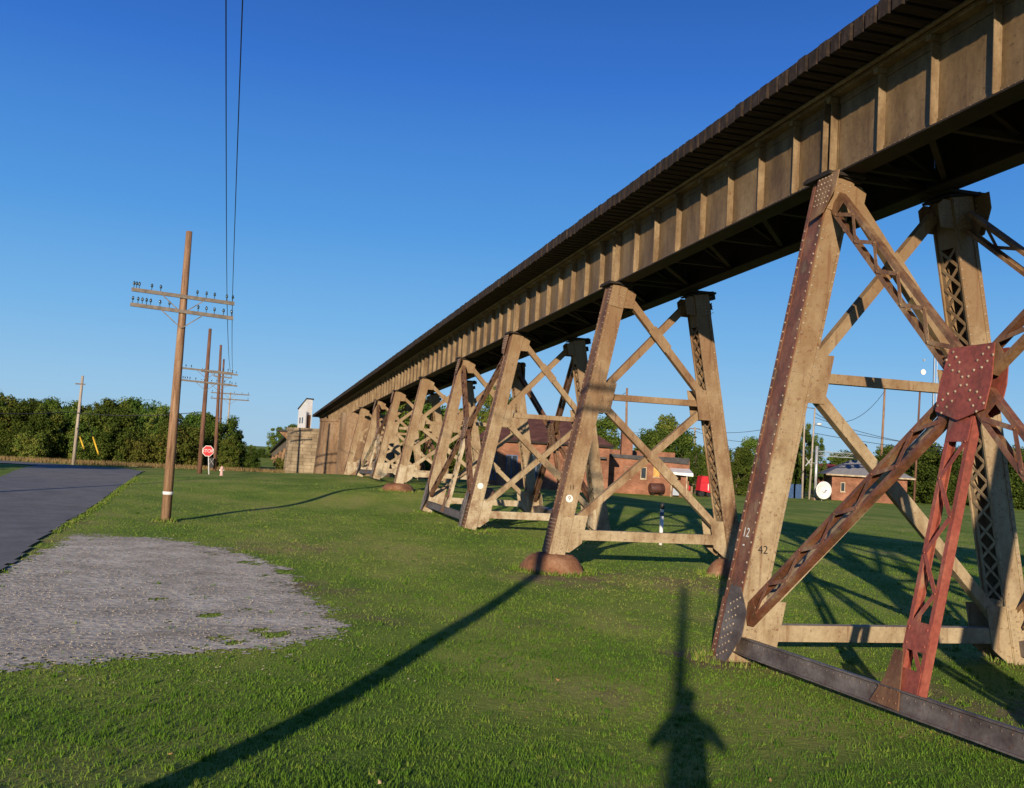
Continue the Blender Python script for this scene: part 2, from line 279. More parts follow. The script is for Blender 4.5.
def groundmat():
    m = bpy.data.materials.new('lawn_ground'); m.use_nodes = True; n = m.node_tree; N = n.nodes; L = n.links; p = N['Principled BSDF']
    p.inputs['Roughness'].default_value = .95; p.inputs['Specular IOR Level'].default_value = .1
    ge = N.new('ShaderNodeNewGeometry')
    def noise(sc, det=8, st=(1,1,1)):
        mp = N.new('ShaderNodeMapping'); mp.inputs['Scale'].default_value = st; L.new(ge.outputs['Position'], mp.inputs[0])
        t = N.new('ShaderNodeTexNoise'); t.inputs['Scale'].default_value = sc; t.inputs['Detail'].default_value = det; t.inputs['Roughness'].default_value = .65; L.new(mp.outputs[0], t.inputs['Vector']); return t.outputs[0]
    def ramp(f, cols, pos):
        r = N.new('ShaderNodeValToRGB'); L.new(f, r.inputs[0]); e = r.color_ramp.elements
        while len(e) < len(cols): e.new(.5)
        for i in range(len(cols)): e[i].position = pos[i]; e[i].color = (*cols[i],1)
        return r.outputs[0]
    c1 = ramp(noise(.35, 10, (1,.7,1)), [(.11,.185,.024),(.165,.24,.035),(.25,.29,.058),(.34,.30,.11)], [.33,.46,.58,.74])
    c2 = ramp(noise(9, 8), [(.35,.35,.35),(.72,.72,.72)], [.3,.7])
    mx = N.new('ShaderNodeMix'); mx.data_type = 'RGBA'; mx.blend_type = 'OVERLAY'; mx.inputs[0].default_value = .7; L.new(c1, mx.inputs[6]); L.new(c2, mx.inputs[7])
    at_ = N.new('ShaderNodeAttribute'); at_.attribute_name = 'dirt'
    ad = N.new('ShaderNodeMath'); ad.operation = 'ADD'; L.new(at_.outputs['Fac'], ad.inputs[0]); L.new(noise(1.6, 8, (1,.6,1)), ad.inputs[1])
    f = ramp(ad.outputs[0], [(0,0,0),(1,1,1)], [.72,.98])
    mx2 = N.new('ShaderNodeMix'); mx2.data_type = 'RGBA'; L.new(f, mx2.inputs[0]); L.new(mx.outputs[2], mx2.inputs[6])
    dc = ramp(noise(5, 8), [(.13,.085,.045),(.22,.155,.085),(.32,.25,.15)], [.3,.5,.7]); L.new(dc, mx2.inputs[7]); L.new(mx2.outputs[2], p.inputs['Base Color'])
    b = N.new('ShaderNodeBump'); b.inputs['Strength'].default_value = .8; b.inputs['Distance'].default_value = .06; L.new(noise(16, 8), b.inputs['Height']); L.new(b.outputs[0], p.inputs['Normal'])
    return m
DIRT = [(7.2,13.4,1.3,.5),(12.2,13.5,1.2,.4),(7.4,21.9,2.3,.42),(10,21.3,2.6,.36),(12,23,1.5,.4),(7.6,31.6,1.1,.4),(2.0,15.5,1.6,.32),(1.6,19,1.5,.38),(1.4,26,2.6,.34),(3.0,29,2,.22),(-4.15,22,.5,.5),(-4.35,26,.5,.5),(-4.6,29.5,.5,.5),(-4.9,36,.6,.42),(-5.1,42,.6,.4),(-5.4,50,.7,.35),(-4.3,24,.8,.45),(-4.6,32,.7,.4),(8.7,11.4,1.6,.34),(7.7,49,1.5,.3),(2.8,10,1.5,.22),(6.6,17,1.6,.25),(-2.2,33.4,.5,.5),(5,24,4,.14),(9.6,9.6,2.2,.36),(7.9,9.0,1.3,.34),(4.2,10.6,.6,.34),(5.3,10.2,.5,.36),(3.4,6.8,.6,.26),(-1.2,7.4,.9,.24),(5.6,8.8,1.2,.24),(5.0,15.5,1.8,.22),(8.2,17.5,1.7,.26)]
def dirt(x, y):
    r = np.zeros(np.shape(x))
    for a, b, s, k in DIRT: r = np.maximum(r, k*np.exp(-(((x-a)**2+(y-b)**2)/s**2)))
    return r
gr = sheet('ground', gx, gy, 0, groundmat())
n = len(gr.data.vertices); co = np.empty(n*3, np.float32); gr.data.vertices.foreach_get('co', co); co = co.reshape(-1,3)
at_ = gr.data.attributes.new('dirt', 'FLOAT', 'POINT'); at_.data.foreach_set('value', dirt(co[:,0], co[:,1]).astype(np.float32))
sheet('road', np.concatenate([np.arange(-60,-20,2.), np.arange(-20,-3,.1)]), np.concatenate([np.arange(-60,10,2.), np.arange(10,93,.3)]), .035, M['asphalt'], in_road)
sheet('gravel_patch', np.arange(-4.1,2.4,.05), np.arange(10.8,28.8,.06), .009, M['gravel'], in_grav)

# grass blades: one uncountable mass
def blades(name, x, y, h, wd, v, material, lean=.5, label=None, zoff=-.005):
    n = len(x); z = G(x, y) + zoff; a = rng.uniform(0, 2*math.pi, n); l = h*rng.uniform(0, lean, n); b = rng.uniform(0, 2*math.pi, n)
    dx, dy = np.cos(a)*wd/2, np.sin(a)*wd/2
    P = np.empty((n,3,3), np.float32)
    P[:,0] = np.stack([x-dx, y-dy, z], 1); P[:,1] = np.stack([x+dx, y+dy, z], 1); P[:,2] = np.stack([x+np.cos(b)*l, y+np.sin(b)*l, z+h], 1)
    me = bpy.data.meshes.new(name); me.vertices.add(3*n); me.vertices.foreach_set('co', P.ravel()); me.loops.add(3*n); me.loops.foreach_set('vertex_index', np.arange(3*n, dtype=np.int32))
    me.polygons.add(n); me.polygons.foreach_set('loop_start', np.arange(0, 3*n, 3, dtype=np.int32)); me.update()
    t = me.attributes.new('v', 'FLOAT', 'POINT'); t.data.foreach_set('value', np.repeat(v, 3).astype(np.float32)); me.materials.append(material)
    o = bpy.data.objects.new(name, me); C.objects.link(o); return tag(o, label, 'grass', kind='stuff')
def scatter(n, r0, r1, a0, a1, p=0.):     # polar scatter round the place the photo is taken from, denser close by
    r = r0*(r1/r0)**rng.random(n)**(1-p); a = YAW + rng.uniform(a0, a1, n); return r*np.sin(a), r*np.cos(a)
x, y = scatter(460000, 3.4, 60, -.72, .72)
dd = dirt(x, y) + .16*wob(x*.8, y*.6, .7) + .10*wob(x*1.9, y*1.3, 1.9)
k = ~in_road(x-.05, y) & ~(in_grav(x, y) & (rng.random(len(x)) > .012)) & (rng.random(len(x)) > np.clip(.12+dd*1.7, 0, .9))
x, y = x[k], y[k]; r = np.hypot(x, y)
patch = np.clip(.5+.35*wob(x, y, .35)+.2*wob(x, y, 1.7), 0, 1)
hh = rng.uniform(.012, .040, len(x))*(.75+.6*patch)*np.where(rng.random(len(x)) > .98, 1.9, 1)*np.clip(1+.35*wob(x*1.3, y*1.1, 2.3), .6, 1.5)*np.clip(1.1-.006*r, .7, 1.1)
vv = np.clip(.24 + .020*np.clip(r-7,0,18) - .26*patch + .10*wob(x*.5, y*.4, .6) + rng.normal(0, .15, len(x)) + dirt(x, y)*1.0, 0, 1)
tx, ty = scatter(3600, 3.4, 40, -.7, .7); k = ~in_road(tx, ty) & ~(in_grav(tx, ty) & (rng.random(len(tx)) > .06)); tx, ty = tx[k], ty[k]; nb = 13
bx = np.repeat(tx, nb) + rng.normal(0,.028,len(tx)*nb); by = np.repeat(ty, nb) + rng.normal(0,.028,len(tx)*nb); bh = np.repeat(rng.uniform(.035,.075,len(tx)), nb)*rng.uniform(.5,1,len(bx)); bv = np.clip(np.repeat(rng.uniform(0,.75,len(tx))**1.4, nb)+rng.normal(0,.08,len(bx)),0,1)
ex_g = np.array([(-4.02,q) for q in np.arange(8,60,.03)]); ex_x = np.interp(ex_g[:,1], [0,20.5,28,33,44,58,73], [-4.0,-4.1,-4.55,-4.75,-5.0,-5.5,-6.1]) + np.abs(rng.normal(0,.13,len(ex_g)))+.01       # longer fringe along the edge of the asphalt
kk = ~((ex_g[:,1] < 28) & (ex_g[:,1] > 11)) | (rng.random(len(ex_g)) < .06); ex_x = np.repeat(ex_x[kk],4)+rng.normal(0,.02,kk.sum()*4); ex_y = np.repeat(ex_g[kk,1],4)+rng.normal(0,.02,kk.sum()*4)
fx, fy, fh, fv = [], [], [], []
for cx_, cy_, rr_, n_ in ((7.1,13.35,.42,420),(12.3,13.35,.42,260),(7.4,22.95,.86,800),(12.15,22.95,.75,500),(7.7,32.2,.5,420),(12.1,32.2,.5,300),(7.7,40.2,.5,300),(7.9,49.2,.95,500),(-2.13,33.6,.22,220),(13.8,31.2,.12,120)):
    a_n = rng.uniform(0, 6.28, n_); r_n = rr_ + np.abs(rng.normal(0,.10,n_)); fx.append(cx_+r_n*np.cos(a_n)); fy.append(cy_+r_n*np.sin(a_n)); fh.append(rng.uniform(.05,.15,n_)); fv.append(rng.uniform(.1,.95,n_))
fx, fy, fh, fv = map(np.concatenate, (fx, fy, fh, fv))
x = np.concatenate([x,bx,ex_x,fx]); y = np.concatenate([y,by,ex_y,fy]); hh = np.concatenate([hh,bh,rng.uniform(.02,.085,len(ex_x)),fh]); vv = np.concatenate([vv,bv,rng.uniform(.0,.9,len(ex_x)),fv]); r = np.hypot(x, y)
blades('grass', x, y, hh, np.clip(.004+.0009*r, 0, .04), vv, M['grassblade'], .8, 'short mown green lawn grass under and beside the viaduct')
lx, ly = scatter(110, 4, 26, -.6, .6); k = ~in_road(lx, ly); lx, ly = lx[k], ly[k]; mb = MB()
for i in range(len(lx)):
    z = g(lx[i], ly[i]) + random.uniform(.015,.04); a = random.random()*6.3; q = random.uniform(.012,.028); ca, sa = math.cos(a)*q, math.sin(a)*q; tl = random.uniform(-.6,.6)
    mb.face([(lx[i]-ca,ly[i]-sa,z),(lx[i]-sa*.5,ly[i]+ca*.5,z+q*tl),(lx[i]+ca,ly[i]+sa,z+q*.5),(lx[i]+sa*.5,ly[i]-ca*.5,z-q*tl*.3)])
o = mb.build('leaf_litter', mat('fallen_leaves', [(.22,.10,.03),(.42,.27,.09),(.55,.45,.28)], 3, .8, 0)); tag(o, 'small fallen yellow and brown leaves scattered over the lawn', 'leaves', kind='stuff')
# straw-coloured tall weeds at the foot of the far trees
x = rng.uniform(-55, 4, 26000); y = 93 + rng.normal(0, 1.6, 26000) + .02*x
k = ~in_road(x, y); x, y = x[k], y[k]
blades('tall_weeds', x, y, rng.uniform(.10, .42, len(x)), .05, rng.random(len(x)), M['drygrass'], .4, 'dry straw-coloured weeds along the foot of the far treeline')
# loose stones
x = rng.uniform(-4, 2.1, 16000); y = 11+ 17.2*rng.random(16000)**1.5
k = in_grav(x, y) | (rng.random(len(x)) > .97); x, y = x[k], y[k]
mb = MB(); Vv = []; Ff = []
ico = [(0,0,1),(.9,0,.2),(.28,.85,.3),(-.7,.5,.25),(-.7,-.5,.2),(.28,-.85,.3)]
for i in range(len(x)):
    s = random.choice((.004,.006,.007,.009,.013)); zz = g(x[i], y[i])+.018 if i % 40 == 0 else None
    a = random.random()*6.3; ca, sa = math.cos(a), math.sin(a); b = len(Vv)
    for (u, v_, q) in ico: Vv.append((x[i]+s*(u*ca-v_*sa)*random.uniform(.8,1.4), y[i]+s*(u*sa+v_*ca), s*q*1.1-.002))
    for j in range(5): Ff.append((b, b+1+j, b+1+(j+1)%5))
Vv = np.array(Vv); Vv[:,2] += G(Vv[:,0], Vv[:,1]) + .02
me = bpy.data.meshes.new('loose_gravel'); me.from_pydata(Vv.tolist(), [], Ff); me.materials.append(M['stone'])
o = bpy.data.objects.new('loose_gravel', me); C.objects.link(o); tag(o, 'loose grey gravel stones on the bare parking patch', 'gravel', kind='stuff')

# ------------------------------------------------------------------ the viaduct
def Hz(y): return 5 - .0235*y                 # underside of the girders, on a slight grade
XL, XR, BAT = 8.66, 10.84, .193                # leg heads and batter
GL, GR = 8.75, 10.51                          # girder centre lines
ZB = dict(A=-2.84, B=-2.2, C=-2.34, D=-2.30, E=-1.50, F=-1.55, G=-1.66, H=-1.80)
LV = ['leg_front','leg_side']
def legaxes(side, Y, zt, zb):
    s = -1 if side < 0 else 1; xt = XL if side < 0 else XR
    top = Vector((xt, Y, zt)); foot = Vector((xt + s*BAT*(zt-zb), Y, zb)); a = top-foot; L = a.length; a /= L
    ex = Vector((s, 0, 0)); ex = (ex - a*ex.dot(a)).normalized()      # outward in the plane of the bent
    return foot, top, a, ex, L
def legpt(side, Y, z):
    s = -1 if side < 0 else 1; xt = XL if side < 0 else XR
    return Vector((xt + s*BAT*(Hz(Y)-z), Y, z))
def leg(parent, side, Y, zb, mats, detail=1):
    zt = Hz(Y) - .06; foot, top, a, ex, L = legaxes(side, Y, zt, zb); ax = (a, ex, Y_); hw, hd = .172, .25
    mb = MB(); mb.m = 0
    mb.obox(foot, ax, (0,L), (-hw,hw), (-hd,-hd+.02)); mb.obox(foot, ax, (0,L), (-hw,hw), (hd-.02,hd))
    mb.m = 1; mb.obox(foot, ax, (0,L), (hw-.015,hw+.003), (-hd+.002,hd-.002))
    mb.m = 0
    for v in (-hd, hd):               # flange angles on the front and back plates
        sgn = -1 if v < 0 else 1
        for u0, u1 in ((-hw-.045,-hw+.0), (hw-.07, hw-.002)):
            mb.obox(foot, ax, (.002,L-.002), (u0,u1), sorted((v-sgn*.022, v+sgn*.014)))
    mb.m = 1
    for v0, v1 in ((-hd+.004,-hd+.085), (hd-.085,hd-.004)): mb.obox(foot, ax, (.001,L-.001), (hw,hw+.016), (v0,v1))
    mb.m = 0                           # inner side is open and laced
    for v0, v1 in ((-hd+.022,-hd+.10), (hd-.10,hd-.022)): mb.obox(foot, ax, (0,L), (-hw-.012,-hw), (v0,v1))
    k = int(L/.42); st = (L-1.9)/max(1,k)
    for i in range(k):
        s0 = 1.1+i*st
        for q in (0,1):
            p0 = foot + a*s0 + ex*(-hw-.018-.006*q) + Y_*(-.19 if q else .19); p1 = foot + a*(s0+st) + ex*(-hw-.018-.006*q) + Y_*(.19 if q else -.19)
            mb.beam(p0, p1, .05, .008, up=ex)
    mb.obox(foot, ax, (0,1.1), (-hw-.016,-hw-.004), (-hd+.03,hd-.03)); mb.obox(foot, ax, (L-.8,L), (-hw-.016,-hw-.004), (-hd+.03,hd-.03))
    if detail:
        sp = .15 if detail > 1 else .2; n_ = int((L-1.6)/sp)
        for i in range(n_):
            s = 1.02+i*sp; mb.m = 2
            for u in (-hw-.022, hw-.036): mb.rivet(foot + a*s + ex*u - Y_*(hd+.014), -Y_, .019)
            if side < 0:
                for v in (-hd+.045, hd-.045): mb.rivet(foot + a*(s+.05) + ex*(hw+.016) + Y_*v, ex, .019)
    o = mb.build('leg', [mats[0], mats[1], M['rivet']], parent)
    # cover plates at foot and head, rivets on them
    cm = mats[2] if len(mats) > 2 else mats[0]
    cp = MB(); cp.obox(foot, ax, (.01,.95), (hw+.018,hw+.032), (-hd-.02,hd+.01)); cs = cp; hp = MB()
    cp = MB(); cp.obox(foot, ax, (.01,.95), (-hw-.03,hw+.01), (-hd-.030,-hd-.0145))
    if detail > 1: hp.obox(foot, ax, (L-.55,L-.02), (-hw-.03,hw+.01), (-hd-.030,-hd-.0145))
    if detail:
        sp = .085 if detail > 1 else .12; cp.m = cs.m = hp.m = 1
        for i in range(int(.9/sp)):
            for j in range(5 if detail > 1 else 4):
                u = -hw + .02 + j*(2*hw-.04)/(4 if detail > 1 else 3)
                cp.rivet(foot + a*(.06+i*sp+(.5*sp if j%2 else 0)*.6) + ex*u - Y_*(hd+.030), -Y_, .015)
                if side < 0: cs.rivet(foot + a*(.06+i*sp) + ex*(hw+.032) + Y_*(-hd+.04+j*.1), ex, .015)
        if detail > 1:
            for i in range(6):
                for j in range(5): hp.rivet(foot + a*(L-.5+i*.08) + ex*(-hw+.03+j*.092) - Y_*(hd+.030), -Y_, .015)
    cp.build('cover_plate', [cm, M['rivet']], o); cs.build('cover_plate', [mats[1] if side < 0 else cm, M['rivet']], o)
    if hp.v: hp.build('cover_plate', [cm, M['rivet']], o)
    cap = MB(); cap.obox(foot, ax, (L-.01,L+.03), (-.30,.30), (-.33,.33))
    cap.box(top.x-.30, top.x+.34, Y-.38, Y+.38, zt+.01, zt+.058)
    if side > 0: cap.obox(foot, ax, (L-.16,L-.02), (hw+.02,hw+.26), (-.12,.14)); cap.obox(foot, ax, (L-.40,L-.24), (hw+.02,hw+.16), (-.08,.10))
    cap.build('bearing_plate', M['dark'], o)
    return o
def gusset(parent, side, Y, z, w_, h_, mats, cut=0, detail=1, off=-.245):
    # plate on the inner edge of a leg, in the plane of the bent
    foot, top, a, ex, L = legaxes(side, Y, Hz(Y), z-1); c = legpt(side, Y, z) - ex*.20
    s = -1 if side < 0 else 1
    P = lambda u, h: c - Vector((s,0,0))*u + a*h
    poly = [P(0,-h_/2), P(w_*(.35 if cut < 0 else 1),-h_/2), P(w_,-h_/2+(.22 if cut < 0 else 0)), P(w_,h_/2-(.1 if cut > 0 else 0)), P(w_*(.6 if cut > 0 else 1),h_/2), P(0,h_/2)]
    mb = MB(); mb.prism([p-Y_*off for p in poly], -Y_*.016); mb.build('gusset_plate', mats, parent)
    mb = MB(); mb.prism([p+Y_*off for p in poly], Y_*.016)
    if detail:
        for i in range(int(h_/.12)):
            for j in range(3): mb.rivet(P(.07+j*(w_-.14)/2, -h_/2+.08+i*.12) + Y_*off, -Y_, .013)
    return mb.build('gusset_plate', mats, parent)
def brace(parent, p, q, w_=.17, h_=.16, m_=None, name='diagonal_brace', splice=None):
    mb = MB(); p = Vector(p); q = Vector(q); a = (q-p).normalized(); v = a.cross(Y_).normalized(); L = (q-p).length
    mb.obox(p, (a, v, Y_), (0,L), (-w_/2,w_/2), (-h_/2,-h_/2+.014)); mb.obox(p, (a, v, Y_), (0,L), (-w_/2,-w_/2+.014), (-h_/2+.014,h_/2)); mb.obox(p, (a, v, Y_), (0,L), (w_/2-.014,w_/2), (-h_/2+.014,h_/2))
    if splice: mb.obox(p, (a, v, Y_), (L*(splice-.11),L*(splice+.11)), (-w_/2-.035,w_/2+.035), (-h_/2-.014,-h_/2-.001))
    return mb.build(name, m_, parent)
def bent_frame(parent, k, Y, zb, mats, detail):
    zt = Hz(Y); zm = zt - .42*(zt-zb); zs = zb + .48
    for side in (-1, 1): leg(parent, side, Y, zb, mats if side < 0 else [mats[0], mats[0], mats[0]], detail)
    for side in (-1, 1):
        gusset(parent, side, Y, zm, .32, .76, mats[0], 0, detail > 1); gusset(parent, side, Y, zs+.08, .38, .90, mats[2], -1, detail > 0); gusset(parent, side, Y, zt-.34, .28, .46, mats[0], 1, detail > 1)
    Pi = lambda side, z, u: legpt(side, Y, z) + Vector((1 if side < 0 else -1, 0, 0))*(u-.05)
    yb = Vector((0,-.14,0)); yf = Vector((0,.06,0))
    brace(parent, Pi(-1,zt-.38,.42)+yb, Pi(1,zm+.25,.42)+yb, m_=mats[0], splice=.42)
    brace(parent, Pi(1,zt-.38,.42)+yf, Pi(-1,zm+.25,.42)+yf, m_=mats[0])
    brace(parent, Pi(-1,zm-.25,.42)+yb, Pi(1,zs+.30,.42)+yb, m_=mats[0], splice=.5)
    brace(parent, Pi(1,zm-.25,.42)+yf, Pi(-1,zs+.30,.42)+yf, m_=mats[0])
    brace(parent, Pi(-1,zm,.5)+yb*.3, Pi(1,zm,.5)+yb*.3, .15, .16, mats[0], 'horizontal_strut')
    brace(parent, Pi(-1,zs+.02,.5)+yb, Pi(1,zs+.02,.5)+yb, .24, .18, mats[2], 'bottom_strut')
def laced(parent, p, q, up, sep, m_, name, cw=.06, cd=.11, step=.42, bat=.26):
    p = Vector(p); q = Vector(q); a = (q-p); L = a.length; a /= L; u = (Vector(up) - a*Vector(up).dot(a)).normalized(); n_ = a.cross(u); ns = 1 if n_.x*(1 if p.x > 9.7 else -1) > 0 else -1
    mb = MB()
    for s in (-1, 1):
        mb.obox(p, (a,u,n_), (0,L), sorted((s*sep/2, s*(sep/2-.014))), (-cd/2,cd/2))
        for t in (-1, 1): mb.obox(p, (a,u,n_), (0,L), sorted((s*(sep/2-.015), s*(sep/2-cw))), sorted((t*cd/2, t*(cd/2-.012))))
    k = max(2, int((L-2*bat)/step)); st = (L-2*bat)/k
    for t in (ns,):
        mb.obox(p, (a,u,n_), (.02,bat), (-sep/2+.02,sep/2-.02), sorted((t*(cd/2+.001), t*(cd/2+.010)))); mb.obox(p, (a,u,n_), (L-bat,L-.02), (-sep/2+.02,sep/2-.02), sorted((t*(cd/2+.001), t*(cd/2+.010))))
        for i in range(k):
            s = 1 if (i % 2) else -1; e = sep/2-.05
            mb.beam(p + a*(bat+i*st) + u*(s*e) + n_*(t*(cd/2+.006)), p + a*(bat+(i+1)*st) - u*(s*e) + n_*(t*(cd/2+.006)), .055, .009, up=n_)
            mb.rivet(p + a*(bat+i*st) + u*(s*e) + n_*(t*(cd/2+.011)), n_*t, .016)
    return mb.build(name, m_, parent)
def tower(name, Y0, Y1, z0, z1, mats, lab, group, bmats, detail):
    t = empty(name, (9.7, (Y0+Y1)/2, min(z0, z1)), lab, 'trestle tower', group)
    bent_frame(t, 0, Y0, z0, mats, detail); bent_frame(t, 1, Y1, z1, mats, detail)
    for side in (-1, 1):
        foot, top, a, ex, L = legaxes(side, Y0, Hz(Y0), z0); bm = bmats if side < 0 else [bmats[0], bmats[0], bmats[0], bmats[0]]
        T0 = legpt(side, Y0+.28, Hz(Y0)-.45); T1 = legpt(side, Y1-.28, Hz(Y1)-.45); F0 = legpt(side, Y0+.28, z0+.75); F1 = legpt(side, Y1-.28, z1+.75)
        T0.x += 0; C0 = (T0+T1+F0+F1)/4; up = Vector((0,0,1))
        def to(p, q, s): return Vector(p).lerp(Vector(q), s)
        for e, mm in ((T0, bm[0]), (T1, bm[0]), (F0, bm[1]), (F1, bm[1])):
            d_ = (C0-e).normalized(); laced(t, e, C0 - d_*.30, ex.cross(d_), .32, mm, 'laced_diagonal')
        # centre plates
        cp = MB(); yy = Y_; 
        poly = [C0 + yy*u + a*v for u, v in ((-.40,-.34),(0,-.46),(.40,-.34),(.42,.0),(.36,.42),(-.36,.42),(-.42,0))]
        for sgn in (1, -1):
            cp = MB(); cp.prism([p + ex*.092*sgn for p in poly], ex*.016*sgn)
            cp.m = 1
            for q1 in (-1, 1):
                for q2 in (-1, 1):
                    for i in range(5):
                        for off in (-.045, .045) if i > 1 else (0,):
                            cp.rivet(C0 + yy*(q1*(.05+i*.07)+off*q2) + a*(q2*(.05+i*.068)-off*q1) + ex*sgn*.108, ex*sgn, .018)
            cp.build('centre_plate', [bm[2], M['rivet']], t)
        # bottom strut and hanger
        S0 = legpt(side, Y0+.26, z0+.33); S1 = legpt(side, Y1-.26, z1+.33)
        st = MB(); d_ = (S1-S0).normalized(); st.obox(S0, (d_, ex, d_.cross(ex)), (0,(S1-S0).length), (-.10,.10), (-.12,.12)); st.obox(S0, (d_, ex, d_.cross(ex)), (0,(S1-S0).length), (.10,.14), (.105,.125)); st.obox(S0, (d_, ex, d_.cross(ex)), (0,(S1-S0).length), (.10,.14), (-.125,-.105))
        for i in range(int((S1-S0).length/.14)): st.rivet(S0 + d_*(.1+i*.14) + ex*.10 + d_.cross(ex)*.06, ex, .012)
        st.build('longitudinal_strut', M['grey'], t)
        mid = (S0+S1)/2 + Z*.12; h0 = C0 - a*.40
        laced(t, h0, mid - a*.05, Y_, .40, bm[3], 'hanger', bat=.30, step=.40)
        bm_ = (h0 + mid)/2*.0 + h0.lerp(mid, .80); bt = MB(); bt.obox(bm_, (a, Y_, ex), (-.17,.15), (-.20,.20), (.052,.064))
        for i in (-.15,.15):
            for j in (-.10,.08): bt.rivet(bm_ + Y_*i + a*j + ex*.064, ex, .015)
        bt.build('batten_plate', M['primer'] if side < 0 else mats[0], t)
        hp = MB(); hp.prism([mid + Y_*u + a*v + ex*.09 for u, v in ((.02,-.22),(.52,-.22),(.34,.10),(.27,.42),(.12,.42))], ex*.015)
        for i in range(4):
            for j in range(2): hp.rivet(mid + Y_*(.08+i*.11) + a*(-.15+j*.13) + ex*.105, ex, .015)
        hp.build('hanger_foot_plate', M['rust'], t)
        for (YY, zz, sg) in ((Y0, z0, 1), (Y1, z1, -1)):       # foot and head gussets beside the legs
            f_ = legpt(side, YY, zz+.2); gp = MB()
            gp.prism([f_ + Y_*(sg*u) + a*v + ex*.235 for u, v in ((.0,-.2),(.30,-.2),(.62,.28),(.62,.62),(.30,.95),(.0,.95))], ex*.014)
            gp.m = 1
            for i in range(7):
                for j in range(4): gp.rivet(f_ + Y_*(sg*(.05+.08*j+.012*i)) + a*(-.10+.13*i+.04*j) + ex*.249, ex, .017)
            gp.build('tower_gusset', [M['grey'] if side < 0 else mats[0], M['rivet']], t); gp = MB(); h_ = legpt(side, YY, Hz(YY)-.06)
            gp.prism([h_ + Y_*(sg*u) + a*v + ex*.235 for u, v in ((.0,-.02),(.56,-.02),(.56,-.28),(.34,-.66),(.0,-.74))], ex*.014)
            gp.m = 1
            for i in range(6):
                for j in range(5): gp.rivet(h_ + Y_*(sg*(.05+.085*j)) + a*(-.07-.085*i) + ex*.249, ex, .016)
            gp.build('tower_gusset', [bm[0] if side < 0 else mats[0], M['rivet']], t)
    return t
def bent(name, k, mats, lab, detail=1, mound=False):
    Y = BY[k]; zb = ZB[k]; t = empty(name, (9.7, Y, zb), lab, 'trestle bent', 'single steel bents of the viaduct')
    bent_frame(t, k, Y, zb, mats, detail)
    return t
def mound(k, side, r, lab):
    Y = BY[k]; p = legpt(side, Y, ZB[k]); z0 = g(p.x, Y) - .15; H = ZB[k] + .03 - z0
    rs = [1.08, 1.0, .90, .76, .60, .38]; hs = [0, .22, .52, .80, .95, 1.0]; mb = MB(); n_ = 26; b = 0
    for i, (q, h) in enumerate(zip(rs, hs)):
        for j in range(n_):
            a = 2*math.pi*j/n_; w_ = 1 + .05*math.sin(3*a+k.__hash__()%5) + .03*math.sin(7*a)
            mb.v.append((p.x + r*q*w_*math.cos(a), Y + r*q*w_*math.sin(a)*.95, z0 + H*h + .02*math.sin(5*a+i)*(i < 5)))
    for i in range(len(rs)-1):
        for j in range(n_): mb.f.append((i*n_+j, i*n_+(j+1)%n_, (i+1)*n_+(j+1)%n_, (i+1)*n_+j)); mb.mi.append(0); mb.sm.append(True)
    mb.f.append(tuple((len(rs)-1)*n_+j for j in range(n_))); mb.mi.append(0); mb.sm.append(False)
    o = mb.build('concrete_footing', M['mound']); tag(o, lab, 'footing', 'rounded concrete footings under the bents')
P3 = [M['tan'], M['rust'], M['pale']]; M['buff'] = mat('buff_rusty_steel', [(.12,.062,.032),(.23,.150,.082),(.32,.235,.138),(.38,.295,.185)], 1.7, .65, .3, (1.2,1.2,.6), fine=.3, rust=((.12,.05,.025),.8), top=(.19,.108,.052)); Q3 = [M['buff'], M['rust'], M['tan']]; D3 = [M['tan'], M['ochre'], M['pale']]
tA = tower('trestle_tower', 5.5, BY['A'], -2.66, ZB['A'], [M['tan'], M['redbrown'], M['tan']], 'nearest steel trestle tower with red primed laced cross bracing and a big riveted centre plate', 'braced steel trestle towers', [M['ochre'], M['redbrown'], M['primer'], M['primer']], 2)
tC = tower('trestle_tower', BY['C'], BY['D'], ZB['C'], ZB['D'], [M['tan'], M['rust'], M['pale']], 'second steel trestle tower, with dark rusty laced bracing, in front of the brick building', 'braced steel trestle towers', [M['rust'], M['rust'], M['rust'], M['pale']], 1)
tF = tower('trestle_tower', BY['F'], BY['G'], ZB['F'], ZB['G'], D3, 'farthest braced trestle tower, standing beyond the small far footing', 'braced steel trestle towers', [M['rust'], M['pale'], M['rust'], M['pale']], 0)
bB = bent('trestle_bent', 'B', Q3, 'single rusty tan bent on a large rounded footing, white disc on its leg', 2)
bE = bent('trestle_bent', 'E', D3, 'single pale steel bent on a low footing where the thin pole shadow ends', 1)
bH = bent('trestle_bent', 'H', D3, 'single pale steel bent right in front of the brown concrete piers', 0)
mound('B', -1, .80, 'large rusty brown rounded concrete footing under the left leg of the near single bent')
mound('B', 1, .66, 'rusty rounded concrete footing under the right leg of the near single bent')
mound('E', -1, .85, 'low brown rounded footing under the left leg of the middle single bent')
mound('E', 1, .85, 'low brown rounded footing under the right leg of the middle single bent')
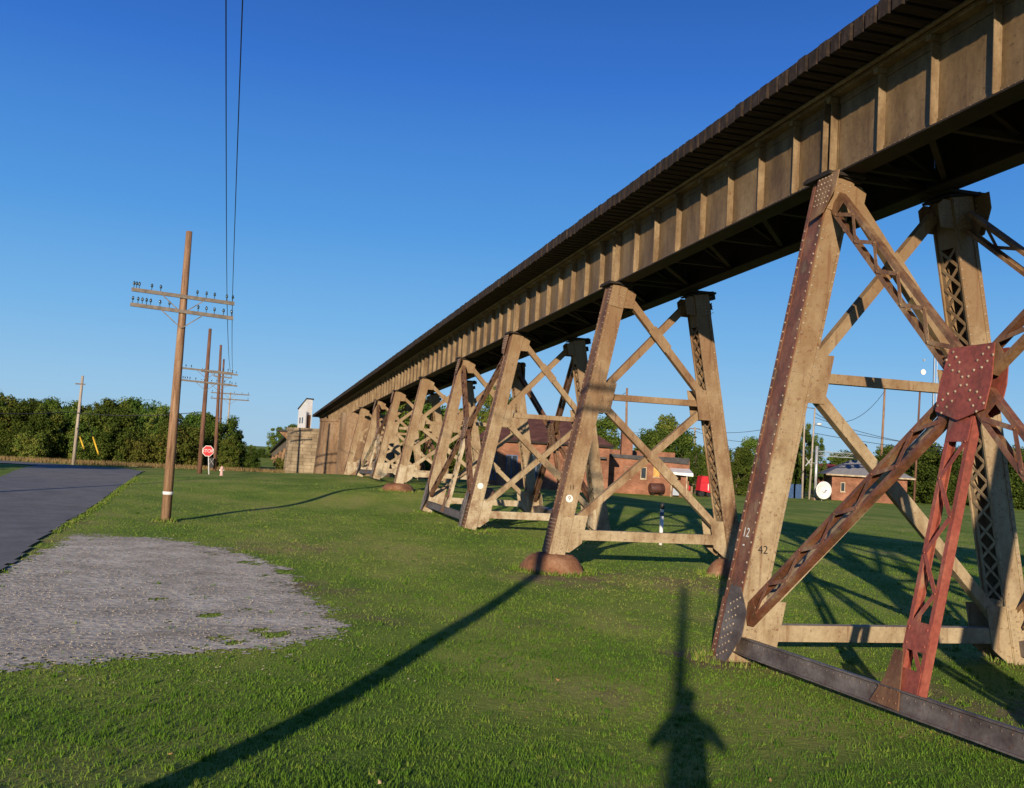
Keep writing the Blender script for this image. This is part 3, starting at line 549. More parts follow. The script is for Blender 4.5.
# marks on the legs
def text(parent, s, size, p, xdir, zdir, m_, name='painted_number'):
    cu_ = bpy.data.curves.new(name, 'FONT'); cu_.body = s; cu_.size = size; cu_.extrude = .0008; cu_.align_x = 'CENTER'; cu_.align_y = 'CENTER'
    tmp = bpy.data.objects.new(name, cu_); C.objects.link(tmp); dg = bpy.context.evaluated_depsgraph_get(); me = bpy.data.meshes.new_from_object(tmp.evaluated_get(dg)); bpy.data.objects.remove(tmp)
    xd = Vector(xdir).normalized(); zd = Vector(zdir); zd = (zd - xd*zd.dot(xd)).normalized(); nd = xd.cross(zd)
    off = Vector(parent['_w']) if '_w' in parent else (parent.location if parent else Vector())
    me.transform(Matrix((xd, zd, nd)).transposed().to_4x4()); me.transform(Matrix.Translation(Vector(p)-off)); me.materials.clear(); me.materials.append(m_)
    o = bpy.data.objects.new(name, me); C.objects.link(o); o.parent = parent; return o
foot, top, a_, ex_, L_ = legaxes(-1, BY['A'], Hz(BY['A'])-.06, ZB['A'])
text(tA, '42', .17, foot + a_*1.75 + ex_*.0 - Y_*.2535, X, a_, M['black'])
text(tA, '12', .20, foot + a_*1.95 + ex_*.1885, -Y_, a_, M['white']); text(tA, '-', .22, foot + a_*1.78 + ex_*.1885, -Y_, a_, M['white'])
foot, top, a_, ex_, L_ = legaxes(-1, BY['B'], Hz(BY['B'])-.06, ZB['B'])
text(bB, '11', .15, foot + a_*1.65 - Y_*.2535, X, a_, M['black'])
def disc(parent, c, r, name='painted_disc'):
    mb = MB(); mb.prism([Vector(c) + X*(r*math.cos(t*math.pi/10)) + Z*(r*math.sin(t*math.pi/10)) for t in range(20)], -Y_*.003); mb.build(name, M['white'], parent)
disc(bB, foot + a_*1.38 - Y_*.2515, .09); text(bB, '9', .15, foot + a_*1.38 - Y_*.2565, X, a_, M['poledark'])
foot, top, a_, ex_, L_ = legaxes(-1, BY['C'], Hz(BY['C'])-.06, ZB['C'])
disc(tC, foot + a_*1.45 - Y_*.2515, .10)

# girder spans
def stiff_mesh(double=False):
    mb = MB(); h = 1.36; r = 1.0
    mb.box(-.135,-.012,-.012,.0, .07, h-.05); mb.box(-.026,-.012, 0,.09, .07, h-.05)
    mb.box(-.19,-.03,-.05,.05, h-.13, h-.045)
    mb.m = 1
    for i in range(13): mb.rivet((-.026,.05,.14+i*.088), (-1,0,0), .02, 5)
    if double:
        mb.m = 0
        mb.box(-.135,-.012,.20,.212, .07, h-.05); mb.box(-.026,-.012,.212,.30, .07, h-.05)
        mb.m = 1
        for i in range(13): mb.rivet((-.026,.255,.14+i*.088), (-1,0,0), .02, 5)
    me = bpy.data.meshes.new('stiffener'); me.from_pydata(mb.v, [], mb.f); me.materials.append(M['girder_edge']); me.materials.append(M['rivet']); me.polygons.foreach_set('material_index', mb.mi); me.polygons.foreach_set('use_smooth', mb.sm); return me
SM, SD = stiff_mesh(), stiff_mesh(True)
def girder(parent, xc, Y0, Y1, left):
    mb = MB(); L = Y1-Y0-.03; o = Vector((xc, Y0+.015, Hz(Y0+.015))); d_ = Vector((0,1,-.0235)).normalized(); ax = (d_, X, Z)
    mb.m = 0; mb.obox(o, ax, (0,L), (-.012,.012), (.03,1.33))
    mb.m = 2  # bottom flange near-black, underside shade put into its colour
    mb.obox(o, ax, (0,L), (-.19,.19), (0,.028)); mb.obox(o, ax, (.001,L-.001), (-.15,.15), (.0285,.05))
    mb.m = 1
    mb.obox(o, ax, (0,L), (-.20,.20), (1.335,1.36)); mb.obox(o, ax, (.001,L-.001), (-.17,.17), (1.31,1.3345))
    mb.m = 0
    for s in (-1, 1):
        mb.obox(o, ax, (.001,L-.001), sorted((s*.012,s*.03)), (.0505,.17)); mb.obox(o, ax, (.001,L-.001), sorted((s*.012,s*.03)), (1.19,1.3095))
    if left and Y0 < 50:
        k = int(L/.11)
        mb.m = 3
        for i in range(k): mb.rivet(o + d_*(.05+i*.11) + X*(-.03) + Z*.11, -X, .018, 5)
    go = mb.build('girder', [M['girder'] if left else M['dark'], M['girder_edge'] if left else M['dark'], M['dark'], M['rivet']], parent)  # right girder dark all over, its shade is in the colour
    k = max(2, round((Y1-Y0)/1.15)); off = Vector(parent.location)
    if left:
        for i in range(k):
            y = Y0 + (Y1-Y0)*i/k + (.06 if i == 0 else 0); c = bpy.data.objects.new('stiffener', SD if i == 0 else SM); C.objects.link(c); c.parent = go
            c.location = Vector((xc, y, Hz(y))) - off
    return go
nodes = [-13, -4, 5.5] + [BY[k] for k in 'ABCDEFGH'] + [83, 92.5, 102, 118]
labs = ['brown riveted plate girder span behind the photographer', 'brown riveted plate girder span over the top right corner', 'brown riveted plate girder span above the nearest trestle tower',
 'brown plate girder span between the nearest tower and the bent on the large footing','plate girder span between the bent on the large footing and the second tower','plate girder span on top of the second trestle tower',
 'plate girder span just beyond the second tower','plate girder span between the middle single bent and the farthest tower','plate girder span on top of the farthest braced tower','plate girder span between farthest braced tower and last steel bent',
 'plate girder span from the last steel bent to the first brown pier','plate girder span between the two brown concrete piers','plate girder span between brown pier and the round stone pier', 'farthest plate girder span, running over and past the round stone pier']
for i in range(1, len(nodes)-1):
    Y0, Y1 = nodes[i], nodes[i+1]
    sp = empty('girder_span', (9.63, (Y0+Y1)/2, Hz((Y0+Y1)/2)), labs[i], 'girder span', 'plate girder spans of the viaduct')
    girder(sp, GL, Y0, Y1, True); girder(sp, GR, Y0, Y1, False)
    mb = MB(); k = max(2, round((Y1-Y0)/2.3))
    for j in range(k+1):
        y = Y0+.25 + (Y1-Y0-.5)*j/k
        mb.beam((GL+.02,y,Hz(y)+.2), (GR-.02,y,Hz(y)+1.15), .09, .09); mb.beam((GR-.02,y+.1,Hz(y)+.2), (GL+.02,y+.1,Hz(y)+1.15), .09, .09); mb.beam((GL+.02,y,Hz(y)+.16), (GR-.02,y,Hz(y)+.16), .1, .1)
        if j < k:
            y2 = Y0+.25 + (Y1-Y0-.5)*(j+1)/k; mb.beam((GL+.02,y+.05,Hz(y)+.10), (GR-.02,y2-.05,Hz(y2)+.10), .09, .04)
    mb.build('cross_frame', M['dark'], sp)  # under-deck shade painted in with the dark colour

# track deck
DK = empty('track_deck', (9.63, 20, Hz(20)+1.4), 'dark timber track deck of closely spaced ties running along the top of the viaduct', 'track deck')
def timb(mb, y, x0, x1, j=0):
    z = Hz(y)+1.40; mb.obox((9.63+j, y, z), (X, Vector((0,1,-.0235)), Z), (x0-9.63,x1-9.63), (-.105,.105), (0,.25+random.uniform(-.006,.006)))
tiem = MB(); yy = 7.2; cnt = 0
ys = []; y = -13.
while y < 118: ys.append(y); y += .285
near = sorted(ys, key=lambda q: abs(q-20) if 6.5 < q < 36 else 1e9)[:99]; near = set(near)
for q in ys:
    x0 = 7.80 + random.uniform(-.015,.015); x1 = 11.46 + random.uniform(-.03,.03)
    if q in near: mb = MB(); timb(mb, q, x0, x1); mb.build('tie', M['tie'], DK)
    else: timb(tiem, q, x0, x1)
t_ = tiem.build('tie', M['tie'], DK); t_['kind'] = 'stuff'
d_ = Vector((0,1,-.0235))
for nm, x0, x1, z0, z1, mm in (('guard_timber',8.02,8.22,1.69,1.83,M['tie']),('guard_timber',11.04,11.24,1.69,1.83,M['tie']),('rail',8.88,8.95,1.69,1.86,M['railsteel']),('rail',10.31,10.38,1.69,1.86,M['railsteel'])):
    mb = MB(); mb.obox((0,-13,Hz(-13)), (X, d_, Z), (x0,x1), (0,131), (z0,z1)); mb.build(nm, mm, DK)
mb = MB(); pts = []
mb.tube([(8.50, q, Hz(q)+1.375) for q in np.linspace(-13, 117, 70)], .036, 8)
o = mb.build('conduit_pipe', M['girder_edge']); tag(o, 'thin brown conduit pipe running along the top edge of the left girder', 'pipe')

# piers
def pier(name, x0, x1, y0, y1, z0, z1, material, lab, cat, r=.8, batter=.03, cap=None, grp=None):
    n_ = 10; H = z1-z0; mb = MB()
    def outline(e):
        P = []; hy = (y1-y0)/2+e; cy = (y0+y1)/2
        for i in range(n_+1): a = math.pi/2 + math.pi*i/n_; P.append((x0-e+hy*r + math.cos(a)*hy*r, cy + math.sin(a)*hy))
        for i in range(n_+1): a = -math.pi/2 + math.pi*i/n_; P.append((x1+e-hy*r + math.cos(a)*hy*r, cy + math.sin(a)*hy))
        return P
    A = outline(batter*H); B = outline(0); k = len(A)
    mb.v += [(x, y, z0) for x, y in A] + [(x, y, z1) for x, y in B]
    for i in range(k): j = (i+1) % k; mb.f.append((i, j, k+j, k+i)); mb.mi.append(0); mb.sm.append(False)
    mb.f.append(tuple(range(k,2*k))); mb.mi.append(0); mb.sm.append(False)
    o = mb.build(name, material); 
    if grp: o['group'] = grp
    tag(o, lab, cat)
    if cap:
        c = MB(); c.v += [(x, y, z1+.002) for x, y in outline(.10)] + [(x, y, z1+cap) for x, y in outline(.10)]
        for i in range(k): j = (i+1) % k; c.f.append((i, j, k+j, k+i)); c.mi.append(0); c.sm.append(False)
        c.f += [tuple(range(k,2*k)), tuple(range(k-1,-1,-1))]; c.mi += [0,0]; c.sm += [False]*2
        c.build('coping', material, o)
    return o
pier('bridge_pier', 7.75, 12.2, 80.4, 84.8, -2.4, Hz(82)-.02, M['concrete'], 'taller brown stained concrete pier right behind the last steel bent', 'pier', 1.0, .025)
pier('bridge_pier', 6.95, 12.2, 90.5, 96.0, -3.0, Hz(93)-.30, M['concrete'], 'brown concrete pier standing between the taller pier and the round stone one', 'pier', 1.0, .075, .25)
pier('bridge_pier', 4.45, 12.5, 99.2, 105.8, -3.3, 1.62, M['ashlar'], 'broad round-nosed pier of coursed stone at the far end of the viaduct', 'pier', 1.0, .04, .32)
cab = empty('signal_cabin', (6.4, 103, 1.94), 'small white boarded cabin with a slanting roof perched on the round stone pier', 'cabin')
ca, cb, cc = at(297.5, 425, Y=104.5), at(305.5, 420, Y=101.6), at(311.5, 420, Y=102.0); cd_ = ca + (cc-cb)
hb_, ha = at(305.5, 399, Y=101.6).z, at(297.5, 409.5, Y=104.5).z; z0c = 1.95
mb = MB(); W_ = [(ca.x,ca.y,z0c),(cb.x,cb.y,z0c),(cc.x,cc.y,z0c),(cd_.x,cd_.y,z0c),(ca.x,ca.y,ha),(cb.x,cb.y,hb_),(cc.x,cc.y,hb_),(cd_.x,cd_.y,ha)]
mb.v += W_; mb.f += [(0,1,5,4),(1,2,6,5),(2,3,7,6),(3,0,4,7),(4,5,6,7),(3,2,1,0)]; mb.mi += [0]*6; mb.sm += [False]*6; mb.build('wall', M['white'], cab)
mb = MB(); dv = (cb-ca); dv.z = 0; dv.normalize(); dw = (cc-cb); dw.z = 0; dw.normalize()
R4 = [Vector(W_[4])-dv*.12-dw*.1, Vector(W_[5])+dv*.12-dw*.1, Vector(W_[6])+dv*.12+dw*.1, Vector(W_[7])-dv*.12+dw*.1]; mb.prism([p+Z*.02 for p in R4], Z*.09); mb.build('roof', M['tar'], cab)
nl = Vector((dv.y,-dv.x,0)); nl = nl if nl.x < 0 else -nl
for f_ in (.3, .62):
    c = Vector(W_[0]).lerp(Vector(W_[1]), f_) + nl*.012; mb = MB(); mb.obox(c, (dv, nl, Z), (-.2,.2), (0,.02), (.5,1.1)); mb.build('window', M['windowglass'], cab)
c = Vector(W_[1]).lerp(Vector(W_[2]), .5); mb = MB(); mb.obox(c, (dw, dv, Z), (-.22,.22), (.003,.03), (.0,1.35)); mb.build('door', M['rust'], cab)
# lower girder leading away beyond the stone pier
fs = empty('approach_span', (6.5, 190, -2.9), 'low far stretch of the viaduct running away behind the round stone pier', 'viaduct')
a0 = at(289, 437, Y=118); a1 = at(266.5, 457, Y=290); mb = MB(); b0 = at(289, 446, Y=118); b1 = at(266.5, 461.5, Y=290)
mb.prism([a0, a1, b1, b0], X*2.2); mb.build('girder', M['girder_edge'], fs)
mb = MB(); mb.prism([a0+Z*.25-X*.4, a1+Z*.3-X*.4, a1-X*.4+Z*.02, a0-X*.4+Z*.02], X*3); mb.build('deck', M['dark'], fs)
for i in range(7):
    t = (i+.3)/7; t = t**1.5; p = b0.lerp(b1, t)
    for xx in (0, 1.8): mb = MB(); mb.beam((p.x+xx, p.y, p.z+.02), (p.x+xx-(.5 if xx == 0 else -.5), p.y, g(p.x, p.y)-.3), .4, .5, up=(0,1,0)); mb.build('support_leg', M['ochre'], fs)
pl = empty('pier_platform', at(284, 432, Y=106), 'small flat dark-roofed bracket platform on the far left side of the stone pier', 'platform')
c = at(287, 431, Y=106.2); mb = MB(); mb.box(c.x-1.0, c.x+1.6, 106, 108, c.z-.08, c.z+.08); mb.build('platform_roof', M['tar'], pl)
mb = MB(); mb.prism([(c.x-.8,106.2,c.z-.09),(c.x+1.2,106.2,c.z-.09),(c.x+1.2,106.2,c.z-1.6),(c.x+.9,106.2,c.z-1.6)], Y_*1.4); mb.build('bracket', M['ochre'], pl)

# ------------------------------------------------------------------ poles, wires
def insulator(parent, p, m_):
    mb = MB(); x, y, z = p
    mb.tube([(x,y,z),(x,y,z+.09),(x,y,z+.10),(x,y,z+.16),(x,y,z+.20),(x,y,z+.215)], [.010,.010,.034,.038,.024,.008], 8); mb.build('insulator', m_, parent)
def line_pole(x, y, h, arms, lab, grp, m_, r=.15, lean=(0,0), half=1.65, ins=(), tilt=.05, band=False, topz=None):
    z = g(x, y); t = empty('utility_pole', (x, y, z), lab, 'pole', grp)
    mb = MB(); P = lambda s: (x+lean[0]*s/h, y+lean[1]*s/h, z+s); mb.tube([P(-.3), P(h*.35), P(h*.7), P(h)], [r, r*.9, r*.76, r*.62], 12); mb.build('pole_shaft', m_, t)
    if band: mb = MB(); mb.tube([P(.85), P(.95)], [r*1.02]*2, 12); mb.build('white_band', M['white'], t)
    for a, keep in arms:
        c = Vector(P(a)); ar = MB(); q0 = c + Vector((-half, -.13, half*tilt)); q1 = c + Vector((half, -.13, -half*tilt)); ar.beam(q0, q1, .09, .115)
        ao = ar.build('crossarm', M['arm'], t)
        for s in (-1, 1):
            b = MB(); b.beam(c + Vector((0,-.14,-.55)), c + Vector((s*.65,-.19,-.04 - s*.65*tilt)), .03, .012, up=(0,1,0)); b.build('arm_brace', M['arm'], t)
        for u in keep: insulator(ao, q0.lerp(q1, u) + Z*.06, M['glass'])
    return t
full = (.02,.06,.10,.15,.2,.3,.42,.58,.68,.78,.88,.95,.98)
PG = 'pole line with glass insulators beside the road'
P0 = line_pole(-2.35, 2.9, 9.9, ((8.75,full),(8.22,full)), 'nearest line pole just outside the left edge, casting the long broad shadow', PG, M['pole'], .155)
p1_ = at(165.5, 522, z=-2.6)
line_pole(p1_.x, p1_.y, 9.35, ((7.2,(.02,.045,.07,.19,.275,.63,.72,.8,.92,.98)),(6.72,(.02,.07,.11,.15,.19,.28,.37,.65,.73,.81,.9,.98))), 'brown wooden pole with two insulator crossarms between the gravel patch and the lawn', PG, M['pole'], .158, lean=(.02,0), tilt=.05, half=1.58, band=True)
p2_ = at(199.5, 471.5, Y=70); line_pole(p2_.x, 70, 9.75, ((6.9,(.02,.1,.2,.8,.9,.98)),(6.1,(.02,.06,.1,.14,.19,.3,.6,.7,.85,.95))), 'dark leaning pole with two crossarms right beside the stop sign', PG, M['poledark'], .165, lean=(-.02,0), tilt=.03, half=1.7)
p3_ = at(214.5, 471, Y=84); line_pole(p3_.x, 84, 10.2, ((7.9,(.03,.1,.85,.95)),(7.0,(.03,.1,.85,.95))), 'dark pole with two crossarms just right of the one beside the stop sign', PG, M['poledark'], .15, lean=(-.25,0), half=1.45, tilt=.03)
p4_ = at(217.5, 470, Y=104); line_pole(p4_.x, 104, 11.0, ((9.2,(.05,.95)),), 'thin dark pole rising behind the stop sign poles', PG, M['poledark'], .14, lean=(-.2,0), half=.9)
p5_ = at(224, 466, Y=112); line_pole(p5_.x, 112, 8.1, ((7.9,(.03,.3,.6,.8,.97)),(7.3,(.03,.97))), 'pale slim pole with two crossarms near the green street sign', PG, M['polegrey'], .11, lean=(.1,0), half=2.0, tilt=0)
p6_ = at(73, 466, Y=88); 
t = empty('utility_pole', (p6_.x, 88, g(p6_.x, 88)), 'grey utility pole standing at the road bend before the trees', 'pole'); mb = MB(); zz = g(p6_.x, 88)
mb.tube([(p6_.x,88,zz-.2),(p6_.x+.15,88,zz+7.3)], [.15,.10], 10); mb.build('pole_shaft', M['polegrey'], t); mb = MB(); mb.box(p6_.x-.35,p6_.x+.4,87.9,88.05,zz+6.55,zz+6.65); mb.build('crossarm', M['arm'], t)
mb = MB(); mb.tube([(p6_.x+.6,87.6,zz+.2),(p6_.x+.42,87.9,zz+5.0)],[.05,.05],6); 
for k, (px, py0, px1, py1) in enumerate(((80,437,84,449),(93,437,99,456))):
    a = at(px, py0, Y=87.3); b = at(px1, py1, Y=86.6); mb = MB(); mb.tube([a, b], .07, 6)
    o = mb.build('guy_wire_guard', M['yellow']); tag(o, ('upper shorter' if k == 0 else 'lower longer')+' yellow plastic guy wire guard beside the grey pole at the bend', 'guard', 'yellow guy guards')
    mb = MB(); e = a + (a-b)*.8; mb.tube([e, a+(b-a)*1.0, Vector((b.x+.1*(k+1), b.y, g(b.x, b.y)-.05))], .02, 4); mb.build('guy_wire', M['wire'], o)
# short shadow makers out of frame: line pole behind the photographer and one across the road
def plain_pole(x, y, h, r, lab, m_, grp=None, arm=None, lean=0):
    z = g(x, y); t = empty('utility_pole', (x, y, z), lab, 'pole', grp); mb = MB(); mb.tube([(x,y,z-.2),(x+lean,y,z+h)], [r,r*.7], 10); mb.build('pole_shaft', m_, t)
    if arm: mb = MB(); mb.box(x+lean-arm[1], x+lean+arm[1], y-.1, y+.02, z+arm[0]-.06, z+arm[0]+.06); mb.build('crossarm', M['arm'], t)
    return t
sd = Vector((math.sin(SUN_AZ), math.cos(SUN_AZ)))
plain_pole(-sd.x*8.5, -sd.y*8.5, 6.6, .13, 'short pole standing behind the photographer', M['pole'])
pq = at(0, 495, z=-2.5); plain_pole(pq.x-sd.x*8, pq.y-sd.y*8, 8.5, .15, 'utility pole on the far side of the road, outside the left edge', M['polegrey'])
def wire(a, b, sag, lab, r=.012, grp=None, n=16):
    a = Vector(a); b = Vector(b); pts = [a.lerp(b, i/n) - Z*(sag*4*(i/n)*(1-i/n)) for i in range(n+1)]
    mb = MB(); mb.tube(pts, r, 5); o = mb.build('overhead_wire', M['wire']); return tag(o, lab, 'wire', grp or 'overhead wires')
z1 = g(p1_.x, p1_.y)
A0 = Vector((-2.35+1.95, 2.77, g(-2.35,2.9)+8.75+.1)); B0 = Vector((p1_.x-.02+1.54, p1_.y-.13, z1+7.2+.1))
wire(A0 + X*.10, B0, .22, 'right one of the two wires rising from the near pole crossarm', .010); wire(A0 - X*.14, B0 - X*.17, .22, 'left one of the two wires rising from the near pole crossarm', .010)
C0_ = Vector((p2_.x+1.65, 69.9, g(p2_.x,70)+6.9+.1)); wire(B0, C0_, .4, 'right wire from the near pole to the pole by the stop sign', .012); wire(B0-X*.17, C0_-X*.15, .4, 'left wire from the near pole to the pole by the stop sign', .012)
a = at(-5, 414, Y=86); b = at(70, 412, Y=88); wire(at(-30,413,Y=84), b, .1, 'pale cable running left from the grey pole at the bend', .035)
wire(b, at(200, 412, Y=84), .3, 'cable running right from the grey pole at the bend', .03)

# ------------------------------------------------------------------ signs near the far road
def octa(c, r, n=8, ph=math.pi/8): return [Vector(c) + X*(r*math.cos(ph+2*math.pi*k/n)) + Z*(r*math.sin(ph+2*math.pi*k/n)) for k in range(n)]
s0 = at(209, 473, Y=69.0); sx = s0.x; sz = g(sx, 69.0); st = empty('stop_sign', (sx, 69.0, sz), 'red octagonal stop sign on a thin grey post beside the dark poles', 'sign')
cz = at(208, 451, Y=69.0).z; cx = at(208, 451, Y=69.0).x
mb = MB(); mb.beam((sx,69.0,sz-.1), (cx,69.0,cz+.3), .06, .05, up=(0,1,0)); mb.build('post', M['galv'], st)
mb = MB(); mb.prism(octa((cx,68.94,cz), .38), Y_*.012); pn = mb.build('sign_border', M['white'], st)
mb = MB(); mb.prism(octa((cx,68.93,cz), .345), Y_*.009); mb.build('sign_face', M['signred'], st); text(st, 'STOP', .30, (cx,68.915,cz), X, Z, M['white'], 'lettering')
xb = at(211.5, 461.5, Y=83.6); t = empty('crossing_marker', (xb.x, 83.5, g(xb.x,83.5)), 'small black marker with a white X fixed low on the second dark pole', 'marker')
mb = MB(); mb.box(xb.x-.17,xb.x+.17,83.55,83.58,xb.z-.5,xb.z+.3); mb.build('backboard', M['black'], t)
for k, sgn in enumerate((-1, 1)): mb = MB(); mb.beam((xb.x-.17,83.53-.015*k,xb.z-.25*sgn),(xb.x+.17,83.53-.015*k,xb.z+.25*sgn), .012, .09, up=(0,1,0)); mb.build('cross_bar', M['white'], t)
hy = at(221.5, 473.5, Y=66); hx, hz = hy.x, g(hy.x, 66); t = empty('fire_hydrant', (hx,66,hz), 'small pale pinkish hydrant standing in the grass right of the stop sign', 'hydrant')
mb = MB(); mb.tube([(hx,66,hz-.05),(hx,66,hz+.04),(hx,66,hz+.05),(hx,66,hz+.42),(hx,66,hz+.43),(hx,66,hz+.47),(hx,66,hz+.56),(hx,66,hz+.60)], [.12,.12,.09,.09,.11,.11,.07,.03], 12)
pink = mat('faded_pink_paint', [(.55,.30,.27),(.66,.42,.38)], 5, .5, .1); mb.build('barrel', pink, t); mb = MB(); mb.tube([(hx-.15,66,hz+.34),(hx+.15,66,hz+.34)], .05, 8); mb.build('outlet_cap', M['white'], t)
gs = at(231.3, 468, Y=98); gxx, gz = gs.x, g(gs.x, 98); ct = at(231.5, 450, Y=98); t = empty('street_name_sign', (gxx,98,gz), 'green street name sign on a thin post in front of the trees', 'sign')
mb = MB(); mb.tube([(gxx,98,gz-.1),(gxx,98,ct.z+.3)], .035, 6); mb.build('post', M['poledark'], t); mb = MB(); mb.box(gxx-.32,gxx+.32,97.95,97.97,ct.z-.13,ct.z+.13); mb.build('name_plate', M['green'], t)
mb = MB(); mb.box(gxx-.02,gxx+.02,97.8,98.4,ct.z+.15,ct.z+.35); mb.build('name_plate', M['green'], t)
# white marker post behind the near bent
mp_ = at(660.5, 545, z=-2.52); mx_, my_, mz_ = mp_.x, mp_.y, g(mp_.x, mp_.y); t = empty('marker_post', (mx_,my_,mz_), 'slim white marker post with a black cap behind the near single bent', 'post'); mt = at(661, 503, Y=my_).z
mb = MB(); mb.tube([(mx_,my_,mz_-.1),(mx_,my_,mt-.42)], .062, 12); mb.build('post_body', M['white'], t)
mb = MB(); mb.tube([(mx_,my_,mt-.42),(mx_,my_,mt-.30)], .066, 12); mb.build('blue_band', M['blue'], t)
mb = MB(); mb.tube([(mx_,my_,mt-.30),(mx_,my_,mt-.20)], .062, 12); mb.build('post_collar', M['white'], t)
mb = MB(); mb.tube([(mx_,my_,mt-.20),(mx_,my_,mt-.02),(mx_,my_,mt)], [.072,.072,.05], 12); mb.build('cap', M['black'], t)

# ------------------------------------------------------------------ brick building behind the viaduct
AB = R(-15); U = Vector((math.cos(AB), math.sin(AB), 0)); V = Vector((-math.sin(AB), math.cos(AB), 0))
o0 = at(612, 494, Y=83); o0.z = g(o0.x, o0.y); B = tag(bpy.data.objects.new('brick_building', None), 'long red brick building with hipped roof, chimney and low flat-roofed wing behind the bents', 'building'); C.objects.link(B)
B.location = o0; B.rotation_euler.z = AB
class LB(MB):                                  # builds in the building's own frame
    def build(s, name, mats, parent, bevel=0):
        me = bpy.data.meshes.new(name); me.from_pydata(s.v, [], s.f); me.polygons.foreach_set('use_smooth', s.sm)
        for mm in (mats if isinstance(mats, (list, tuple)) else [mats]): me.materials.append(mm)
        me.polygons.foreach_set('material_index', s.mi); o = bpy.data.objects.new(name, me); C.objects.link(o); o.parent = parent; return o
def local(P, px, py, v0=0):                          # where the sight line meets the facade plane v = 0
    v = cf + cr2*((px-512)/F) - cu2*((py-394)/F); d0 = P.location; a = P.rotation_euler.z; Uu = Vector((math.cos(a), math.sin(a), 0)); Vv_ = Vector((-math.sin(a), math.cos(a), 0))
    t = (d0.dot(Vv_)+v0)/v.dot(Vv_); q = v*t - d0; return q.dot(Uu), q.z
uR, _ = local(B, 689, 480); _, zt_ = local(B, 650, 459)
def lbox(name, m_, P, *a): mb = LB(); mb.box(*a); return mb.build(name, m_, P)
def window(P, u0, u1, z0, z1, pane, frame, d=.02):
    f = LB(); f.box(u0-.07,u1+.07,-.05,-d,z0-.07,z0); f.box(u0-.07,u1+.07,-.05,-d,z1,z1+.07); f.box(u0-.07,u0,-.05,-d,z0,z1); f.box(u1,u1+.07,-.05,-d,z0,z1)
    fo = f.build('window', frame, P); lbox('pane', pane, fo, u0, u1, -.03, -.01, z0, z1)
    lbox('sill', M['pale'], fo, u0-.12, u1+.12, -.12, -.002, z0-.15, z0-.072)
lbox('wing_wall', M['brick'], B, -.6, uR, 0, 8, -.5, zt_)
lbox('wing_roof', M['tar'], B, -.55, uR-.05, -.15, 7.9, zt_+.003, zt_+.25); 
lbox('parapet', M['brick'], B, -.6, uR, 8.01, 8.3, zt_-.4, zt_+.8)
mb = LB(); mb.prism([Vector((-.6,-.12,zt_-.55)),Vector((uR+.1,-.12,zt_-.75)),Vector((uR+.1,.5,zt_+.05)),Vector((-.6,.5,zt_+.25))][:0] or [Vector((-.55,-.16,zt_-.02)),Vector((uR-.1,-.16,zt_-.30)),Vector((uR-.1,-.16,zt_+.02)),Vector((-.55,-.16,zt_+.27))], Vector((0,.12,0))); mb.build('torn_flashing', M['tar'], B)
cu0, cz1 = local(B, 623, 431); cu1, _ = local(B, 634, 432)
lbox('chimney', M['brick'], B, cu0, cu1, .4, 1.6, zt_-.2, cz1); 
wu0, wz0 = local(B, 641, 478); wu1, wz1 = local(B, 646, 468); window(B, wu0, wu1, wz0, wz1, M['windowglass'], M['pale'])
wu0, wz0 = local(B, 654, 476); wu1, wz1 = local(B, 659, 466); window(B, wu0, wu1, wz0, wz1, M['orange'], M['orange'])
wu0, wz0 = local(B, 625, 478); wu1, wz1 = local(B, 630, 467); window(B, wu0, wu1, wz0, wz1, M['brick'], M['wood'])
# main block, further left
MV = -6.5; mu0, _ = local(B, 476, 480, MV); mu1, _ = local(B, 608, 480, MV); _, ez = local(B, 560, 443, MV); _, rz_ = local(B, 545, 421, MV)
lbox('main_wall', M['brick'], B, mu0, mu1, MV, 5.0, -.8, ez)
mb = LB(); ym = -.8; e = .35
Ra = [(mu0-e,MV-e,ez),(mu1+e,MV-e,ez),(mu1+e,5+e,ez),(mu0-e,5+e,ez),(mu0+2.2,ym,rz_+.5),(mu1-2.6,ym,rz_+.5)]
mb.v += Ra; mb.f += [(0,1,5,4),(1,2,5),(2,3,4,5),(3,0,4),(3,2,1,0)]; mb.mi += [0]*5; mb.sm += [False]*5; mb.build('hipped_roof', M['redroof'], B)
lbox('fascia', M['dark'], B, mu0-e, mu1+e, MV-e-.03, MV-e-.005, ez-.16, ez+.02)
for px0, px1 in ((487,496),(506,517),(531,541)):
    a0_, za = local(B, px0, 478, MV); a1_, zb_ = local(B, px1, 456, MV); mb = LB()
    f = LB(); f.box(a0_-.07,a1_+.07,MV-.06,MV-.02,za-.07,za); f.box(a0_-.07,a1_+.07,MV-.06,MV-.02,zb_,zb_+.07); f.box(a0_-.07,a0_,MV-.06,MV-.02,za,zb_); f.box(a1_,a1_+.07,MV-.06,MV-.02,za,zb_); f.box((a0_+a1_)/2-.04,(a0_+a1_)/2+.04,MV-.06,MV-.02,za,zb_)
    fo = f.build('window', M['blue'], B); lbox('pane', M['windowglass'], fo, a0_, a1_, MV-.035, MV-.01, za, zb_)
a0_, za = local(B, 597, 459, MV); a1_, zb_ = local(B, 606, 453, MV); lbox('torn_awning', M['tar'], B, a0_-.6, a1_, MV-.6, MV-.003, zb_-.5, zb_-.35)
